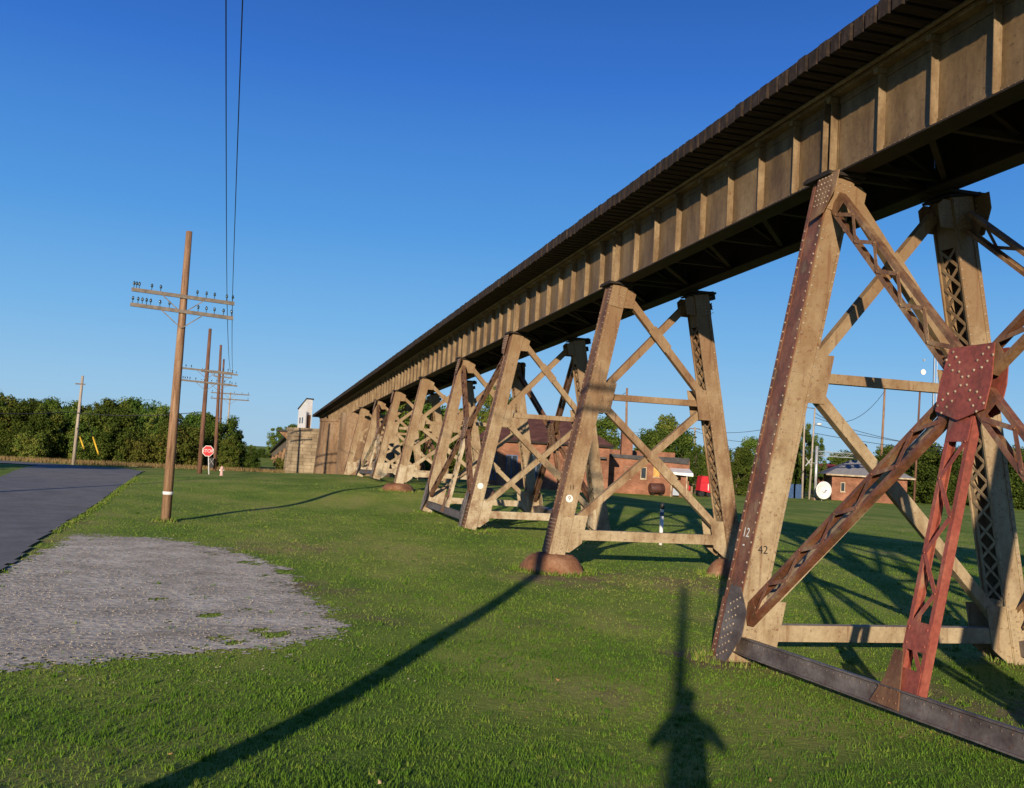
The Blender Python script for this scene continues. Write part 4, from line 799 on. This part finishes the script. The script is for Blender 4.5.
# porch with a white awning at the right end
t = empty('porch_awning', B.location + U*(uR-.6), 'white awning porch with a grey half door at the right end of the brick wing', 'porch'); t.rotation_euler.z = AB
au0, az0 = local(B, 669, 473.5); au1, az1 = local(B, 686, 470); sh = uR-.6
mb = LB(); mb.prism([Vector((au0-sh,-2.0,az0-.05)),Vector((au1-sh+.3,-2.0,az0-.15)),Vector((au1-sh+.3,-2.0,az0+.06)),Vector((au0-sh,-2.0,az0+.16))][::1], Vector((0,.08,0))); mb.build('awning_edge', M['white'], t)
mb = LB(); mb.prism([Vector((au0-sh,-1.92,az0+.13)),Vector((au0-sh,-.02,az0+.50)),Vector((au0-sh,-.02,az0+.43)),Vector((au0-sh,-1.92,az0+.06))], Vector((au1-au0+.3,0,0))); mb.build('awning_roof', M['white'], t)
for px in (668, 683): u_, _ = local(B, px, 480); lbox('porch_post', M['pale'], t, u_-sh-.05, u_-sh+.05, -1.9, -1.8, -.2, az0)
u0_, z0_ = local(B, 669, 495); u1_, z1_2 = local(B, 675.5, 488); lbox('grey_panel', M['panel'], t, u0_-sh, u1_-sh, -1.87, -1.83, z0_+.05, z1_2)
u1b, _ = local(B, 683, 488); lbox('brick_panel', M['brick'], t, u1_-sh+.12, u1b-sh-.06, -1.87, -1.80, -.1, z1_2+1.0)
tk = at(656.5, 488, Y=81.5); t = empty('fuel_tank', (tk.x, 81.5, g(tk.x,81.5)), 'rusty brown cylindrical tank lying on cradles against the brick wing', 'tank')
zc = g(tk.x,81.5)+.62; mb = MB(); mb.tube([tk.xy.to_3d()*0 + Vector((tk.x-.66,81.5,zc)), Vector((tk.x-.6,81.5,zc)), Vector((tk.x+.6,81.5,zc)), Vector((tk.x+.66,81.5,zc))], [.36,.44,.44,.36], 20); mb.build('tank_body', M['tank'], t)
for s in (-.4, .4): mb = MB(); mb.box(tk.x+s-.06,tk.x+s+.06,81.2,81.8,zc-.9,zc-.36); mb.build('cradle', M['dark'], t)
# red equipment and timber posts right of the wing
rp = at(707, 492, Y=84); rx, rz0 = rp.x, g(rp.x, 84); t = empty('red_seat_frame', (rx,84,rz0), 'bright red metal cabinet-like machine standing at the edge of the trees', 'machine')
mb = MB(); mb.prism([(rx-.72,84,rz0+.55),(rx+.55,84,rz0+.35),(rx+.62,84,rz0+.75),(rx+.28,84,rz0+1.0),(rx+.22,84,rz0+1.9),(rx-.55,84,rz0+1.9),(rx-.60,84,rz0+1.7)], Y_*.9); t.name = 'red_machine'; mb.build('body', M['red'], t)
mb = MB(); mb.box(rx-.5,rx+.12,83.98,83.995,rz0+1.35,rz0+1.7); mb.build('opening', M['signred'], t); mb = MB(); mb.box(rx+.05,rx+.12,83.9,83.99,rz0+.6,rz0+1.2); mb.build('lever', M['white'], t)
for s in (-.45, .35): mb = MB(); mb.tube([(rx+s,84.1,rz0+.25),(rx+s,84.8,rz0+.25)], .26, 12); mb.build('wheel', M['black'], t)
tp = at(686, 493, Y=83); tx, tz = tp.x, g(tp.x, 83); t = empty('timber_crib', (tx,83,tz), 'low timber bench frame beside the red machine with a red can on it', 'bench')
for s in (-.55, -.15, .55): mb = MB(); mb.box(tx+s-.09,tx+s+.09,83,83.15,tz-.1,tz+1.05); mb.build('post', M['wood'], t)
mb = MB(); mb.box(tx-.7,tx+.7,82.95,83.2,tz+1.052,tz+1.13); mb.build('rail', M['wood'], t); mb = MB(); mb.box(tx-.04,tx+.44,82.9,83.3,tz+.0,tz+.5); mb.build('box', M['wood'], t)
rc = MB(); rc.tube([(tx+.2,83.1,tz+.52),(tx+.2,83.1,tz+.98)], .24, 14); o = rc.build('red_can', M['red']); tag(o, 'round red can standing inside the low timber frame', 'can')

# ------------------------------------------------------------------ right-hand background
def pole_at(px0, py0, px1, py1, Y, r, lab, m_, arm=None, grp='wooden poles in the right-hand background'):
    b = at(px0, py0, Y=Y); tt = at(px1, py1, Y=Y); z = g(b.x, Y); t = empty('utility_pole', (b.x, Y, z), lab, 'pole', grp); mb = MB(); mb.tube([(b.x,Y,z-.3),tuple(tt)], [r,r*.7], 8); mb.build('pole_shaft', m_, t)
    if arm: mb = MB(); mb.box(tt.x-arm,tt.x+arm,Y-.08,Y+.05,tt.z-.35,tt.z-.2); mb.build('crossarm', M['arm'], t)
    return t, tt
_, q627 = pole_at(625, 488, 627, 388, 118, .2, 'pole rising behind the brick building just right of the chimney', M['pole'], None)
_, q695 = pole_at(694, 486, 695, 427, 150, .2, 'short pole with a crossarm above the trees behind the red machine', M['polegrey'], .9)
_, q800 = pole_at(802, 499, 805, 408, 97, .13, 'left one of the two slim poles left of the white dish', M['polegrey'], None)
t8, q809 = pole_at(809, 500, 815, 408, 95, .12, 'right one of the two slim poles left of the white dish, carrying a street lamp', M['polegrey'], None)
mb = MB(); mb.tube([q809 - Z*.05, q809 - Z*.02 - X*1.05], .05, 6); mb.build('top_arm', M['arm'], t8)
la = at(818, 424, Y=94.6); mb = MB(); mb.tube([at(813.5,428,Y=95), at(816,423,Y=94.8), la], .035, 6); mb.build('lamp_arm', M['galv'], t8); mb = MB(); mb.tube([la - X*.1, la + X*.35], [.09,.16], 10); mb.build('lamp_head', M['white'], t8)
_, q884 = pole_at(879, 500, 885, 386, 105, .17, 'pole seen between the near tower diagonals left of the lattice mast', M['pole'], None)
_, q918 = pole_at(914, 500, 920, 391, 100, .15, 'pole standing just left of the tall lattice mast', M['poledark'], None)
pole_at(964, 500, 966, 448, 98, .1, 'thin pole in front of the trees seen through the red hanger', M['polegrey'], None)
for k, (a, b, sg, lab) in enumerate(((q627-Z*.5, at(560,420,Y=140), .6, 'wire leaving left from the pole by the chimney'), (q695-Z*.3-X*.6, at(480,430,Y=160), .8, 'low wire running left from the short crossarm pole'),
  (q695-Z*.3+X*.6, q800-Z*1.2, 1.0, 'upper wire between the short crossarm pole and the slim poles'), (q695-Z*.6, q800-Z*3.0, 1.2, 'lower wire between the short crossarm pole and the slim poles'),
  (q809-Z*.5, q884-Z*.6, 2.2, 'topmost sagging wire right of the street lamp'), (q809-Z*1.0, at(1040,448,Y=100), 1.5, 'second wire sloping down right of the street lamp'), (q809-Z*1.8, at(1040,452,Y=100), .8, 'third wire sloping down right of the street lamp'), (q809-Z*2.7, at(1040,456,Y=100), .6, 'lowest wire sloping down right of the street lamp'))):
    wire(a, b, sg, lab, .03, 'background wires')
# level crossing signal with its cantilever
ms = at(815, 499, Y=93); mz0 = g(ms.x, 93); ax0 = at(815, 455, Y=93); ax1 = at(872, 459, Y=93); t = empty('crossing_signal', (ms.x,93,mz0), 'railway crossing signal mast with crossbuck and a lattice arm carrying four black lamps', 'signal')
mb = MB(); mb.tube([(ms.x,93,mz0-.1),(ms.x,93,at(816,446,Y=93).z)], .15, 10); mb.build('mast', M['galv'], t); mb = MB(); mb.box(ms.x-.3,ms.x+.3,92.7,93.3,mz0-.1,mz0+.25); mb.build('base', M['concrete'], t)
mb = MB(); xa, xb_, za, zb_ = ms.x+.16, ax1.x, ax0.z-.05, ax0.z+.42
for yy in (92.8, 93.2):
    mb.beam((xa,yy,za),(xb_,yy,za), .06,.06); mb.beam((xa,yy,zb_),(xb_,yy,zb_), .06,.06)
    for i in range(10): s = (xb_-xa)/10; mb.beam((xa+i*s,yy,za if i%2 else zb_),(xa+(i+1)*s,yy,zb_ if i%2 else za), .03,.03)
for i in range(11): s = (xb_-xa)/10; mb.beam((xa+i*s,92.8,zb_),(xa+i*s,93.2,zb_), .03,.03)
mb.build('lattice_arm', M['galv'], t)
for (px, py) in ((856.5,447),(864.5,447),(856.5,456),(865,456)):
    c = at(px, py, Y=92.6); mb = MB(); mb.tube([c, c+Y_*.05], .36, 16); lo = mb.build('signal_lamp', M['black'], t); mb = MB(); mb.tube([c-Y_*.25, c-Y_*.002], [.15,.13], 10); mb.build('hood', M['dark'], lo)
xc = at(808.5, 462, Y=92.8)
for k, s in enumerate((-1,1)): mb = MB(); mb.beam((xc.x-.35,92.8-.03*k,xc.z-.42*s),(xc.x+.35,92.8-.03*k,xc.z+.42*s), .02,.18, up=(0,1,0)); mb.build('crossbuck_arm', M['white'], t)
mb = MB(); mb.beam((xc.x,92.84,xc.z),(ms.x,92.84,xc.z-.1), .05,.05); mb.build('bracket', M['galv'], t)
ds = at(824, 490.5, Y=91); t = empty('satellite_dish', (ds.x,91,g(ds.x,91)), 'large white satellite dish on the grass left of the grey-roofed building', 'dish')
mb = MB(); n_ = 26; rr = .90
for i, (q, h) in enumerate(((1,0),(.75,.12),(.45,.22),(.2,.27))):
    for k in range(n_): a = 2*math.pi*k/n_; mb.v.append((ds.x+rr*q*math.cos(a), 91+h+.12*math.sin(a)*0, ds.z+.02+rr*q*math.sin(a)))
for i in range(3):
    for k in range(n_): mb.f.append((i*n_+k,i*n_+(k+1)%n_,(i+1)*n_+(k+1)%n_,(i+1)*n_+k)); mb.mi.append(0); mb.sm.append(True)
mb.f.append(tuple(3*n_+k for k in range(n_))); mb.mi.append(0); mb.sm.append(True); o = mb.build('reflector', M['white'], t)
sm_ = o.modifiers.new('s','SOLIDIFY'); sm_.thickness = .03
mb = MB(); mb.tube([(ds.x,91.4,g(ds.x,91)-.1),(ds.x,91.3,ds.z)], .06, 8); mb.build('stand', M['galv'], t)
mb = MB(); mb.tube([(ds.x,91.2,ds.z-.3),(ds.x,90.6,ds.z)], .02, 6); mb.tube([(ds.x,90.55,ds.z),(ds.x,90.7,ds.z)], .06, 8); mb.build('feed_horn', M['dark'], t)
hb = at(826, 499, Y=97); S = tag(bpy.data.objects.new('brick_depot', None), 'low brick building with a pale grey hipped roof behind the white dish', 'building'); C.objects.link(S); S.location = (hb.x, 97, g(hb.x,97)); S.rotation_euler.z = R(-24)
u1_, ze = local(S, 893, 477.5); uw0, _ = local(S, 832, 480); _, zr = local(S, 870, 462)
lbox('wall', M['brick'], S, uw0, u1_+1.5, 0, 6, -.5, ze+.02)
mb = LB(); e0, e1 = uw0-.75, u1_+2.2; mb.v += [(e0,-.7,ze),(e1,-.7,ze),(e1,6.7,ze),(e0,6.7,ze),(e0+3.2,3,zr+.15),(e1-3.2,3,zr+.15)]; mb.f += [(0,1,5,4),(1,2,5),(2,3,4,5),(3,0,4),(3,2,1,0)]; mb.mi += [0]*5; mb.sm += [False]*5; mb.build('hipped_roof', M['greyroof'], S)
lbox('fascia', M['pale'], S, e0, e1, -.74, -.705, ze-.14, ze+.02)
for px in (841, 861, 884): a0_, za = local(S, px, 491); a1_, zb_ = local(S, px+3.5, 483); window(S, a0_, a1_, za, zb_, M['windowglass'], M['pale'])
rb = at(814, 495, Y=118); S2 = tag(bpy.data.objects.new('red_roofed_building', None), 'dark red roofed building half hidden behind the grey-roofed one', 'building'); C.objects.link(S2); S2.location = (rb.x, 118, g(rb.x,118)); S2.rotation_euler.z = R(-25)
lbox('wall', M['brick'], S2, 0, 9, 0, 8, -.5, 2.2); mb = LB(); mb.prism([Vector((-.4,-.4,2.2)),Vector((-.4,4,4.3)),Vector((-.4,8.4,2.2))], Vector((9.8,0,0))); mb.build('gabled_roof', M['darkred'], S2)
lbox('chimney', M['brick'], S2, 4.6, 6.2, 2.0, 3.2, 2.5, 4.6)
for k, (px, w_) in enumerate(((791,.55),(797.5,.5))):
    c = at(px, 498, Y=96); zz = g(c.x,96); o = MB(); o.box(c.x-w_,c.x+w_-.05,96,96.9,zz-.05,zz+1.45); o = o.build('blue_container', M['blue']); tag(o, ('left','right')[k]+' one of the two faded blue bins by the slim poles', 'bin', 'blue bins'); mb = MB(); mb.box(c.x-w_-.03,c.x+w_-.02,95.97,96.93,zz+1.452,zz+1.52); mb.build('lid', M['blue'], o)
# lattice radio mast, far away
lm = at(931, 497, Y=330); lt = at(927, 330, Y=330); t = empty('radio_mast', (lm.x,330,-3), 'tall thin lattice radio mast with a round dish, far behind the near tower', 'mast'); mb = MB(); wd = .75
for i, (dx, dy) in enumerate(((-wd,-wd),(wd,-wd),(0,wd))): mb.beam((lm.x+dx,330+dy,-3.5),(lm.x+dx*.8,330+dy*.8,lt.z), .24,.24)
k = int((lt.z+3)/2)
for i in range(k): s = 1 if i%2 else -1; mb.beam((lm.x-wd*s,330-wd,-3+2*i),(lm.x+wd*s,330-wd,-1+2*i), .07,.07)
mb.build('lattice', M['galv'], t); dc = at(923.5, 372, Y=329); mb = MB(); mb.tube([dc, dc+Y_*.6], [1.1,.9], 16); mb.build('drum_dish', M['white'], t)
dc = at(924.5, 360, Y=329); mb = MB(); mb.tube([dc, dc+Y_*.5], [.45,.4], 10); mb.build('small_antenna', M['galv'], t)

# ------------------------------------------------------------------ trees
def leaves(centres, radii, per, size, hue, rg):
    n = len(centres); c = np.repeat(centres, per, 0); r = np.repeat(radii, per); d = rg.normal(size=(n*per,3)); d /= np.linalg.norm(d, axis=1)[:,None]
    p = c + d*(r*rg.random(n*per)**.45)[:,None]*np.array([1,1,.8]); m_ = len(p)
    nr = d + rg.normal(0,.7,(m_,3)); nr[:,2] += .4; nr /= np.linalg.norm(nr, axis=1)[:,None]
    t = np.cross(nr, rg.normal(size=(m_,3))); t /= np.linalg.norm(t, axis=1)[:,None]; b = np.cross(nr, t); s = (size*rg.uniform(.6,1.3,m_))[:,None]
    P = np.stack([p-t*s*.5, p+b*s*.32, p+t*s*.5, p-b*s*.32], 1).astype(np.float32)
    v = np.clip(np.repeat(hue, per) + rg.normal(0,.13,m_), 0, 1); return P, v
def crown_mesh(seed, w_, h, base=.08, clumps=70, per=75, size=.20, col=.45, taper=.5):
    rg = np.random.default_rng(seed); C_ = []; Rr = []
    # a few leading boughs make the outline uneven
    tops = [(rg.uniform(-.3,.3)*w_, rg.uniform(-.3,.3)*w_, rg.uniform(.78,1.0)*h) for _ in range(5)]
    while len(C_) < clumps:
        z = rg.uniform(base, 1)*h; f = z/h; R_ = w_*.5*(1-max(0,(f-.45)/.55)**2*taper*1.4)*(.75+.25*min(1,f*4)); a = rg.uniform(0, 6.28); q = R_*rg.uniform(.1,1.0)**.7
        x_, y_ = q*math.cos(a), q*math.sin(a)
        if f > .7:
            t_ = tops[rg.integers(5)]; x_ = x_*.5+t_[0]; y_ = y_*.5+t_[1]; z = min(z, t_[2])
        C_.append((x_, y_, z)); Rr.append(w_*rg.uniform(.09,.19))
    Rr = np.array(Rr); hue = np.clip(rg.normal(col,.17,clumps), 0, 1); P, v = leaves(np.array(C_), Rr, per, size, hue, rg); n = len(P)
    me = bpy.data.meshes.new('crown'); me.vertices.add(4*n); me.vertices.foreach_set('co', P.ravel()); me.loops.add(4*n); me.loops.foreach_set('vertex_index', np.arange(4*n, dtype=np.int32)); me.polygons.add(n); me.polygons.foreach_set('loop_start', np.arange(0,4*n,4,dtype=np.int32)); me.update()
    t = me.attributes.new('v','FLOAT','POINT'); t.data.foreach_set('value', np.repeat(v,4).astype(np.float32)); me.materials.append(M['leaf']); return me, C_
def trunk_mesh(seed, w_, h, Cs):
    mb = MB(); rd = random.Random(seed); top = h*.62; mb.tube([(0,0,-.3),(0.05,0,h*.2),(rd.uniform(-.1,.1)*w_,rd.uniform(-.1,.1)*w_,h*.45),(rd.uniform(-.12,.12)*w_,0,top)], [.035*h,.026*h,.018*h,.006*h], 8)
    for c in rd.sample(Cs, 9):
        z0 = min(c[2]*.5, h*.4); mb.tube([(0,0,z0),((c[0])*.5,(c[1])*.5,z0+(c[2]-z0)*.6),c], [.012*h,.008*h,.003*h], 5)
    me = bpy.data.meshes.new('trunk'); me.from_pydata(mb.v, [], mb.f); me.polygons.foreach_set('use_smooth', mb.sm); me.materials.append(M['bark']); return me
VAR = []
for i, (w_, h, base, cl, per, sz, col, tp_) in enumerate(((5.2,6.8,.03,120,100,.27,.40,.5),(4.8,7.2,.03,120,100,.26,.58,.6),(6.2,6.4,.02,130,100,.27,.33,.45),(5.2,7.6,.04,115,100,.26,.68,.7),(3.6,3.2,.02,70,80,.20,.78,.5),(4.2,8.5,.12,100,95,.24,.28,.9))):
    me, Cs = crown_mesh(100+i, w_, h, base, cl, per, sz, col, tp_); VAR.append((me, trunk_mesh(i, w_, h, Cs), w_, h))
def tree(px, topy, Y, var, lab, grp, basez=None, wid=1.0, X_=None, name='broadleaf_tree', cat='tree'):
    tp_ = at(px, topy, Y=Y); x_ = tp_.x if X_ is None else X_; z0 = g(x_, Y); h = tp_.z - z0; cm, tm, w_, hh = VAR[var]; s = h/hh
    t = empty(name, (x_, Y, z0), lab, cat, grp, rz=random.uniform(0,6.28)); t.scale = (s*wid, s*wid, s)
    for nm, me in (('trunk', tm), ('crown', cm)): o = bpy.data.objects.new(nm, me); C.objects.link(o); o.parent = t
    return t
TL = 'dense green trees along the far side of the road'
prof = [(-40,398),(0,392),(30,396),(60,402),(90,400),(120,399),(150,404),(180,412),(205,417),(228,424),(246,434),(258,448)]
def top_at(px):
    for (a, ya), (b, yb) in zip(prof, prof[1:]):
        if a <= px <= b: return ya + (yb-ya)*(px-a)/(b-a)
    return prof[-1][1]
px = -40; i = 0
while px < 258:
    tree(px, top_at(px)+random.uniform(-3,5), 104+random.uniform(-2,3), (0,1,2,3,5)[i%5], 'tall leafy tree in the unbroken treeline beyond the far road', TL, wid=.85); px += random.uniform(13,19); i += 1
px = -46
while px < 262:
    tree(px, top_at(px)+random.uniform(6,20), 98.5+random.uniform(-1,1.5), (2,0,1,3)[i%4], 'lower leafy tree at the front edge of the treeline beyond the far road', 'front row trees beyond the far road', wid=.95); px += random.uniform(15,22); i += 1
for px, ty, lab in ((32,432,'low dark rounded bush at the left end of the treeline'),(142,436,'pale green bush jutting out left of the near line pole'),(178,426,'bright green bush seen just right of the near line pole'),(252,452,'dark low bush at the right tip of the treeline'),(281,458,'small bush beside the round stone pier')):
    tree(px, ty, 95.5 if px < 250 else 112, 4, lab, None, name='roadside_bush', cat='bush')
for px, ty, Y, v, lab in ((277,428,330,1,'hazy tree seen above the low far end of the viaduct'),(292,424,320,0,'far tree partly behind the small bracket platform of the stone pier')): tree(px, ty, Y, v, lab, None)
BG = 'trees seen through the viaduct legs'
for j, px in enumerate(range(352, 480, 13)): tree(px, 404+random.uniform(-5,8)+ (0 if px < 440 else 6), 118+random.uniform(-4,6), j%4, 'leafy tree behind the far steel bents, left of the brick building', BG, wid=.9)
for px, ty, Y, v, wd_, lab in ((497,384,112,3,.7,'thin topped tree rising over the brick building roof behind the second tower'),(606,420,108,1,1.0,'bright green tree behind the roof slope left of the chimney'),(590,424,110,0,1,'green tree behind the brick roof, left of the chimney tree'),(664,414,116,3,.8,'pointed green tree behind the brick wing right of the chimney'),(650,428,112,0,.8,'rounded green tree directly behind the brick wing roof'),(682,434,110,2,.9,'olive tree at the right end of the brick wing'),
  (697,442,93,5,.8,'drooping olive tree right behind the red machine'),(708,446,97,1,.8,'leafy tree between the red machine and the right leg of the near bent'),(738,446,96,0,.8,'bright green tree between the near bent and near tower legs'),(750,440,100,1,.8,'green tree just left of the near tower leg'),(722,450,104,2,.9,'distant green tree behind the right leg of the near bent'),(768,448,100,3,.8,'green tree hidden behind the near tower leg'),
  (806,422,103,5,.62,'tall dark tree behind the two slim poles'),(818,434,106,5,.55,'dark narrow tree just above the white dish'),(793,440,106,3,.6,'dark tree left of the slim poles')):
    tree(px, ty, Y, v, lab, None, wid=wd_)
for j, px in enumerate(range(856, 1090, 17)): tree(px, (452 if px < 900 else 446)+random.uniform(-5,6), 104+random.uniform(-3,8), (0,2,1,5)[j%4], 'leafy tree in the dark row behind the near tower', 'row of trees behind the near tower', wid=.95)
for j, px in enumerate(range(560, 1120, 40)): tree(px, 455+random.uniform(-4,3), 190+random.uniform(-10,15), j%4, 'far tree on the horizon beyond the brick buildings', 'far trees on the horizon', wid=1.6)
for j, px in enumerate((243,252,262,272,300,312)): tree(px, 449-(j>3)*6, 215+6*(j%2), j%4, 'far tree closing the gap between the treeline and the low end of the viaduct', 'far trees beside the low end of the viaduct', wid=1.5)
for k, (X0, Y0_) in enumerate(((-23.5,60.),(-20.5,56.))):
    tree(0, 338, Y0_, 0, 'tree left of the road outside the picture, shading the road end' if k == 0 else 'smaller tree left of the road outside the picture', None, X_=X0)

# ------------------------------------------------------------------ the photographer, whose shadow falls on the lawn
pp = Vector((-.07, -.40, 0)); gz = g(pp.x, pp.y); per_ = empty('person', (pp.x, pp.y, gz), 'photographer in blue shirt and jeans holding a small camera up at eye level', 'person'); per_.rotation_euler.z = -YAW
H_ = 0 - gz + .17
def skin_body(name, nodes_, edges, m_, parent, root=0, sub=2):
    me = bpy.data.meshes.new(name); me.from_pydata([n_[0] for n_ in nodes_], edges, []); o = bpy.data.objects.new(name, me); C.objects.link(o); sk = o.modifiers.new('skin','SKIN')
    for i, n_ in enumerate(nodes_): me.skin_vertices[0].data[i].radius = n_[1] if isinstance(n_[1], tuple) else (n_[1], n_[1])
    me.skin_vertices[0].data[root].use_root = True; sb = o.modifiers.new('sub','SUBSURF'); sb.levels = sub; sb.render_levels = sub
    dg = bpy.context.evaluated_depsgraph_get(); m2 = bpy.data.meshes.new_from_object(o.evaluated_get(dg)); bpy.data.objects.remove(o); m2.materials.clear(); m2.materials.append(m_)
    m2.polygons.foreach_set('use_smooth', [True]*len(m2.polygons)); q = bpy.data.objects.new(name, m2); C.objects.link(q); q.parent = parent; return q
k = H_/1.70
N_ = [((0,0,.93*k),(.16,.12)),((0,0,1.1*k),(.15,.11)),((0,0,1.3*k),(.18,.12)),((0,0,1.42*k),(.13,.09)),((0,.01,1.50*k),(.055,.06)),((0,.02,1.58*k),(.075,.09)),((0,.02,1.68*k),(.07,.085)),
 ((-.18,0,1.39*k),.062),((-.34,.08,1.22*k),.05),((-.10,.30,1.47*k),.034),((.18,0,1.39*k),.062),((.34,.08,1.22*k),.05),((.10,.30,1.47*k),.034),
 ((-.10,0,.84*k),.10),((-.13,.02,.48*k),.07),((-.14,-.02,.08*k),.045),((-.14,.14,.04*k),.04),((.10,0,.84*k),.10),((.13,.02,.48*k),.07),((.14,-.02,.08*k),.045),((.14,.14,.04*k),.04)]
E_ = [(0,1),(1,2),(2,3),(3,4),(4,5),(5,6),(3,7),(7,8),(8,9),(3,10),(10,11),(11,12),(0,13),(13,14),(14,15),(15,16),(0,17),(17,18),(18,19),(19,20)]
skin_body('body', N_, E_, M['skin'], per_)
skin_body('shirt', [((0,0,.90*k),(.185,.145)),((0,0,1.1*k),(.175,.135)),((0,0,1.3*k),(.20,.14)),((0,0,1.42*k),(.15,.105)),((-.18,0,1.39*k),.082),((-.29,.05,1.27*k),.074),((.18,0,1.39*k),.082),((.29,.05,1.27*k),.074)], [(0,1),(1,2),(2,3),(3,4),(4,5),(3,6),(6,7)], M['shirt'], per_)
skin_body('jeans', [((0,0,.94*k),(.175,.135)),((-.10,0,.84*k),.118),((-.13,.02,.48*k),.09),((-.14,-.02,.10*k),.075),((.10,0,.84*k),.118),((.13,.02,.48*k),.09),((.14,-.02,.10*k),.075)], [(0,1),(1,2),(2,3),(0,4),(4,5),(5,6)], M['denim'], per_)
skin_body('hair', [((0,-.01,1.66*k),(.08,.095)),((0,-.02,1.72*k),(.075,.085)),((0,-.04,1.58*k),(.06,.05))], [(0,1),(0,2)], M['hair'], per_)
for s in (-1, 1):
    f0 = Vector((s*.10,.30,1.47*k))
    for j in range(4):
        skin_body('finger', [(tuple(f0),.014),(tuple(f0+Vector((-s*.02,.035,.045-.02*j))),.0095),(tuple(f0+Vector((-s*.045,.045,.04-.018*j))),.008)], [(0,1),(1,2)], M['skin'], per_, sub=1)
    skin_body('thumb', [(tuple(f0),.015),(tuple(f0+Vector((-s*.03,-.005,-.005))),.011),(tuple(f0+Vector((-s*.06,-.005,.01))),.009)], [(0,1),(1,2)], M['skin'], per_, sub=1)
    mb = LB(); mb.tube([(s*.03,.10,1.625*k),(s*.03,.118,1.625*k)], [.014,.010], 10); mb.build('eye', M['white'], per_)
mb = LB(); mb.prism([Vector((-.012,.10,1.56*k)),Vector((.012,.10,1.56*k)),Vector((0,.135,1.565*k)),Vector((0,.11,1.62*k))], Vector((0,.006,0))); mb.build('nose', M['skin'], per_)
cm_ = tag(bpy.data.objects.new('compact_camera', None), 'small silver compact camera held up in both hands of the photographer', 'camera'); C.objects.link(cm_); cm_.location = (0.0,-.12,-.03); cm_.rotation_euler.z = -YAW
lbox('camera_body', M['galv'], cm_, -.05,.05,-.015,.015,0,.06); mb = LB(); mb.tube([(0,.016,.03),(0,.035,.03)], .02, 16); mb.build('lens', M['black'], cm_)

for o in bpy.data.objects:
    if '_w' in o: del o['_w']
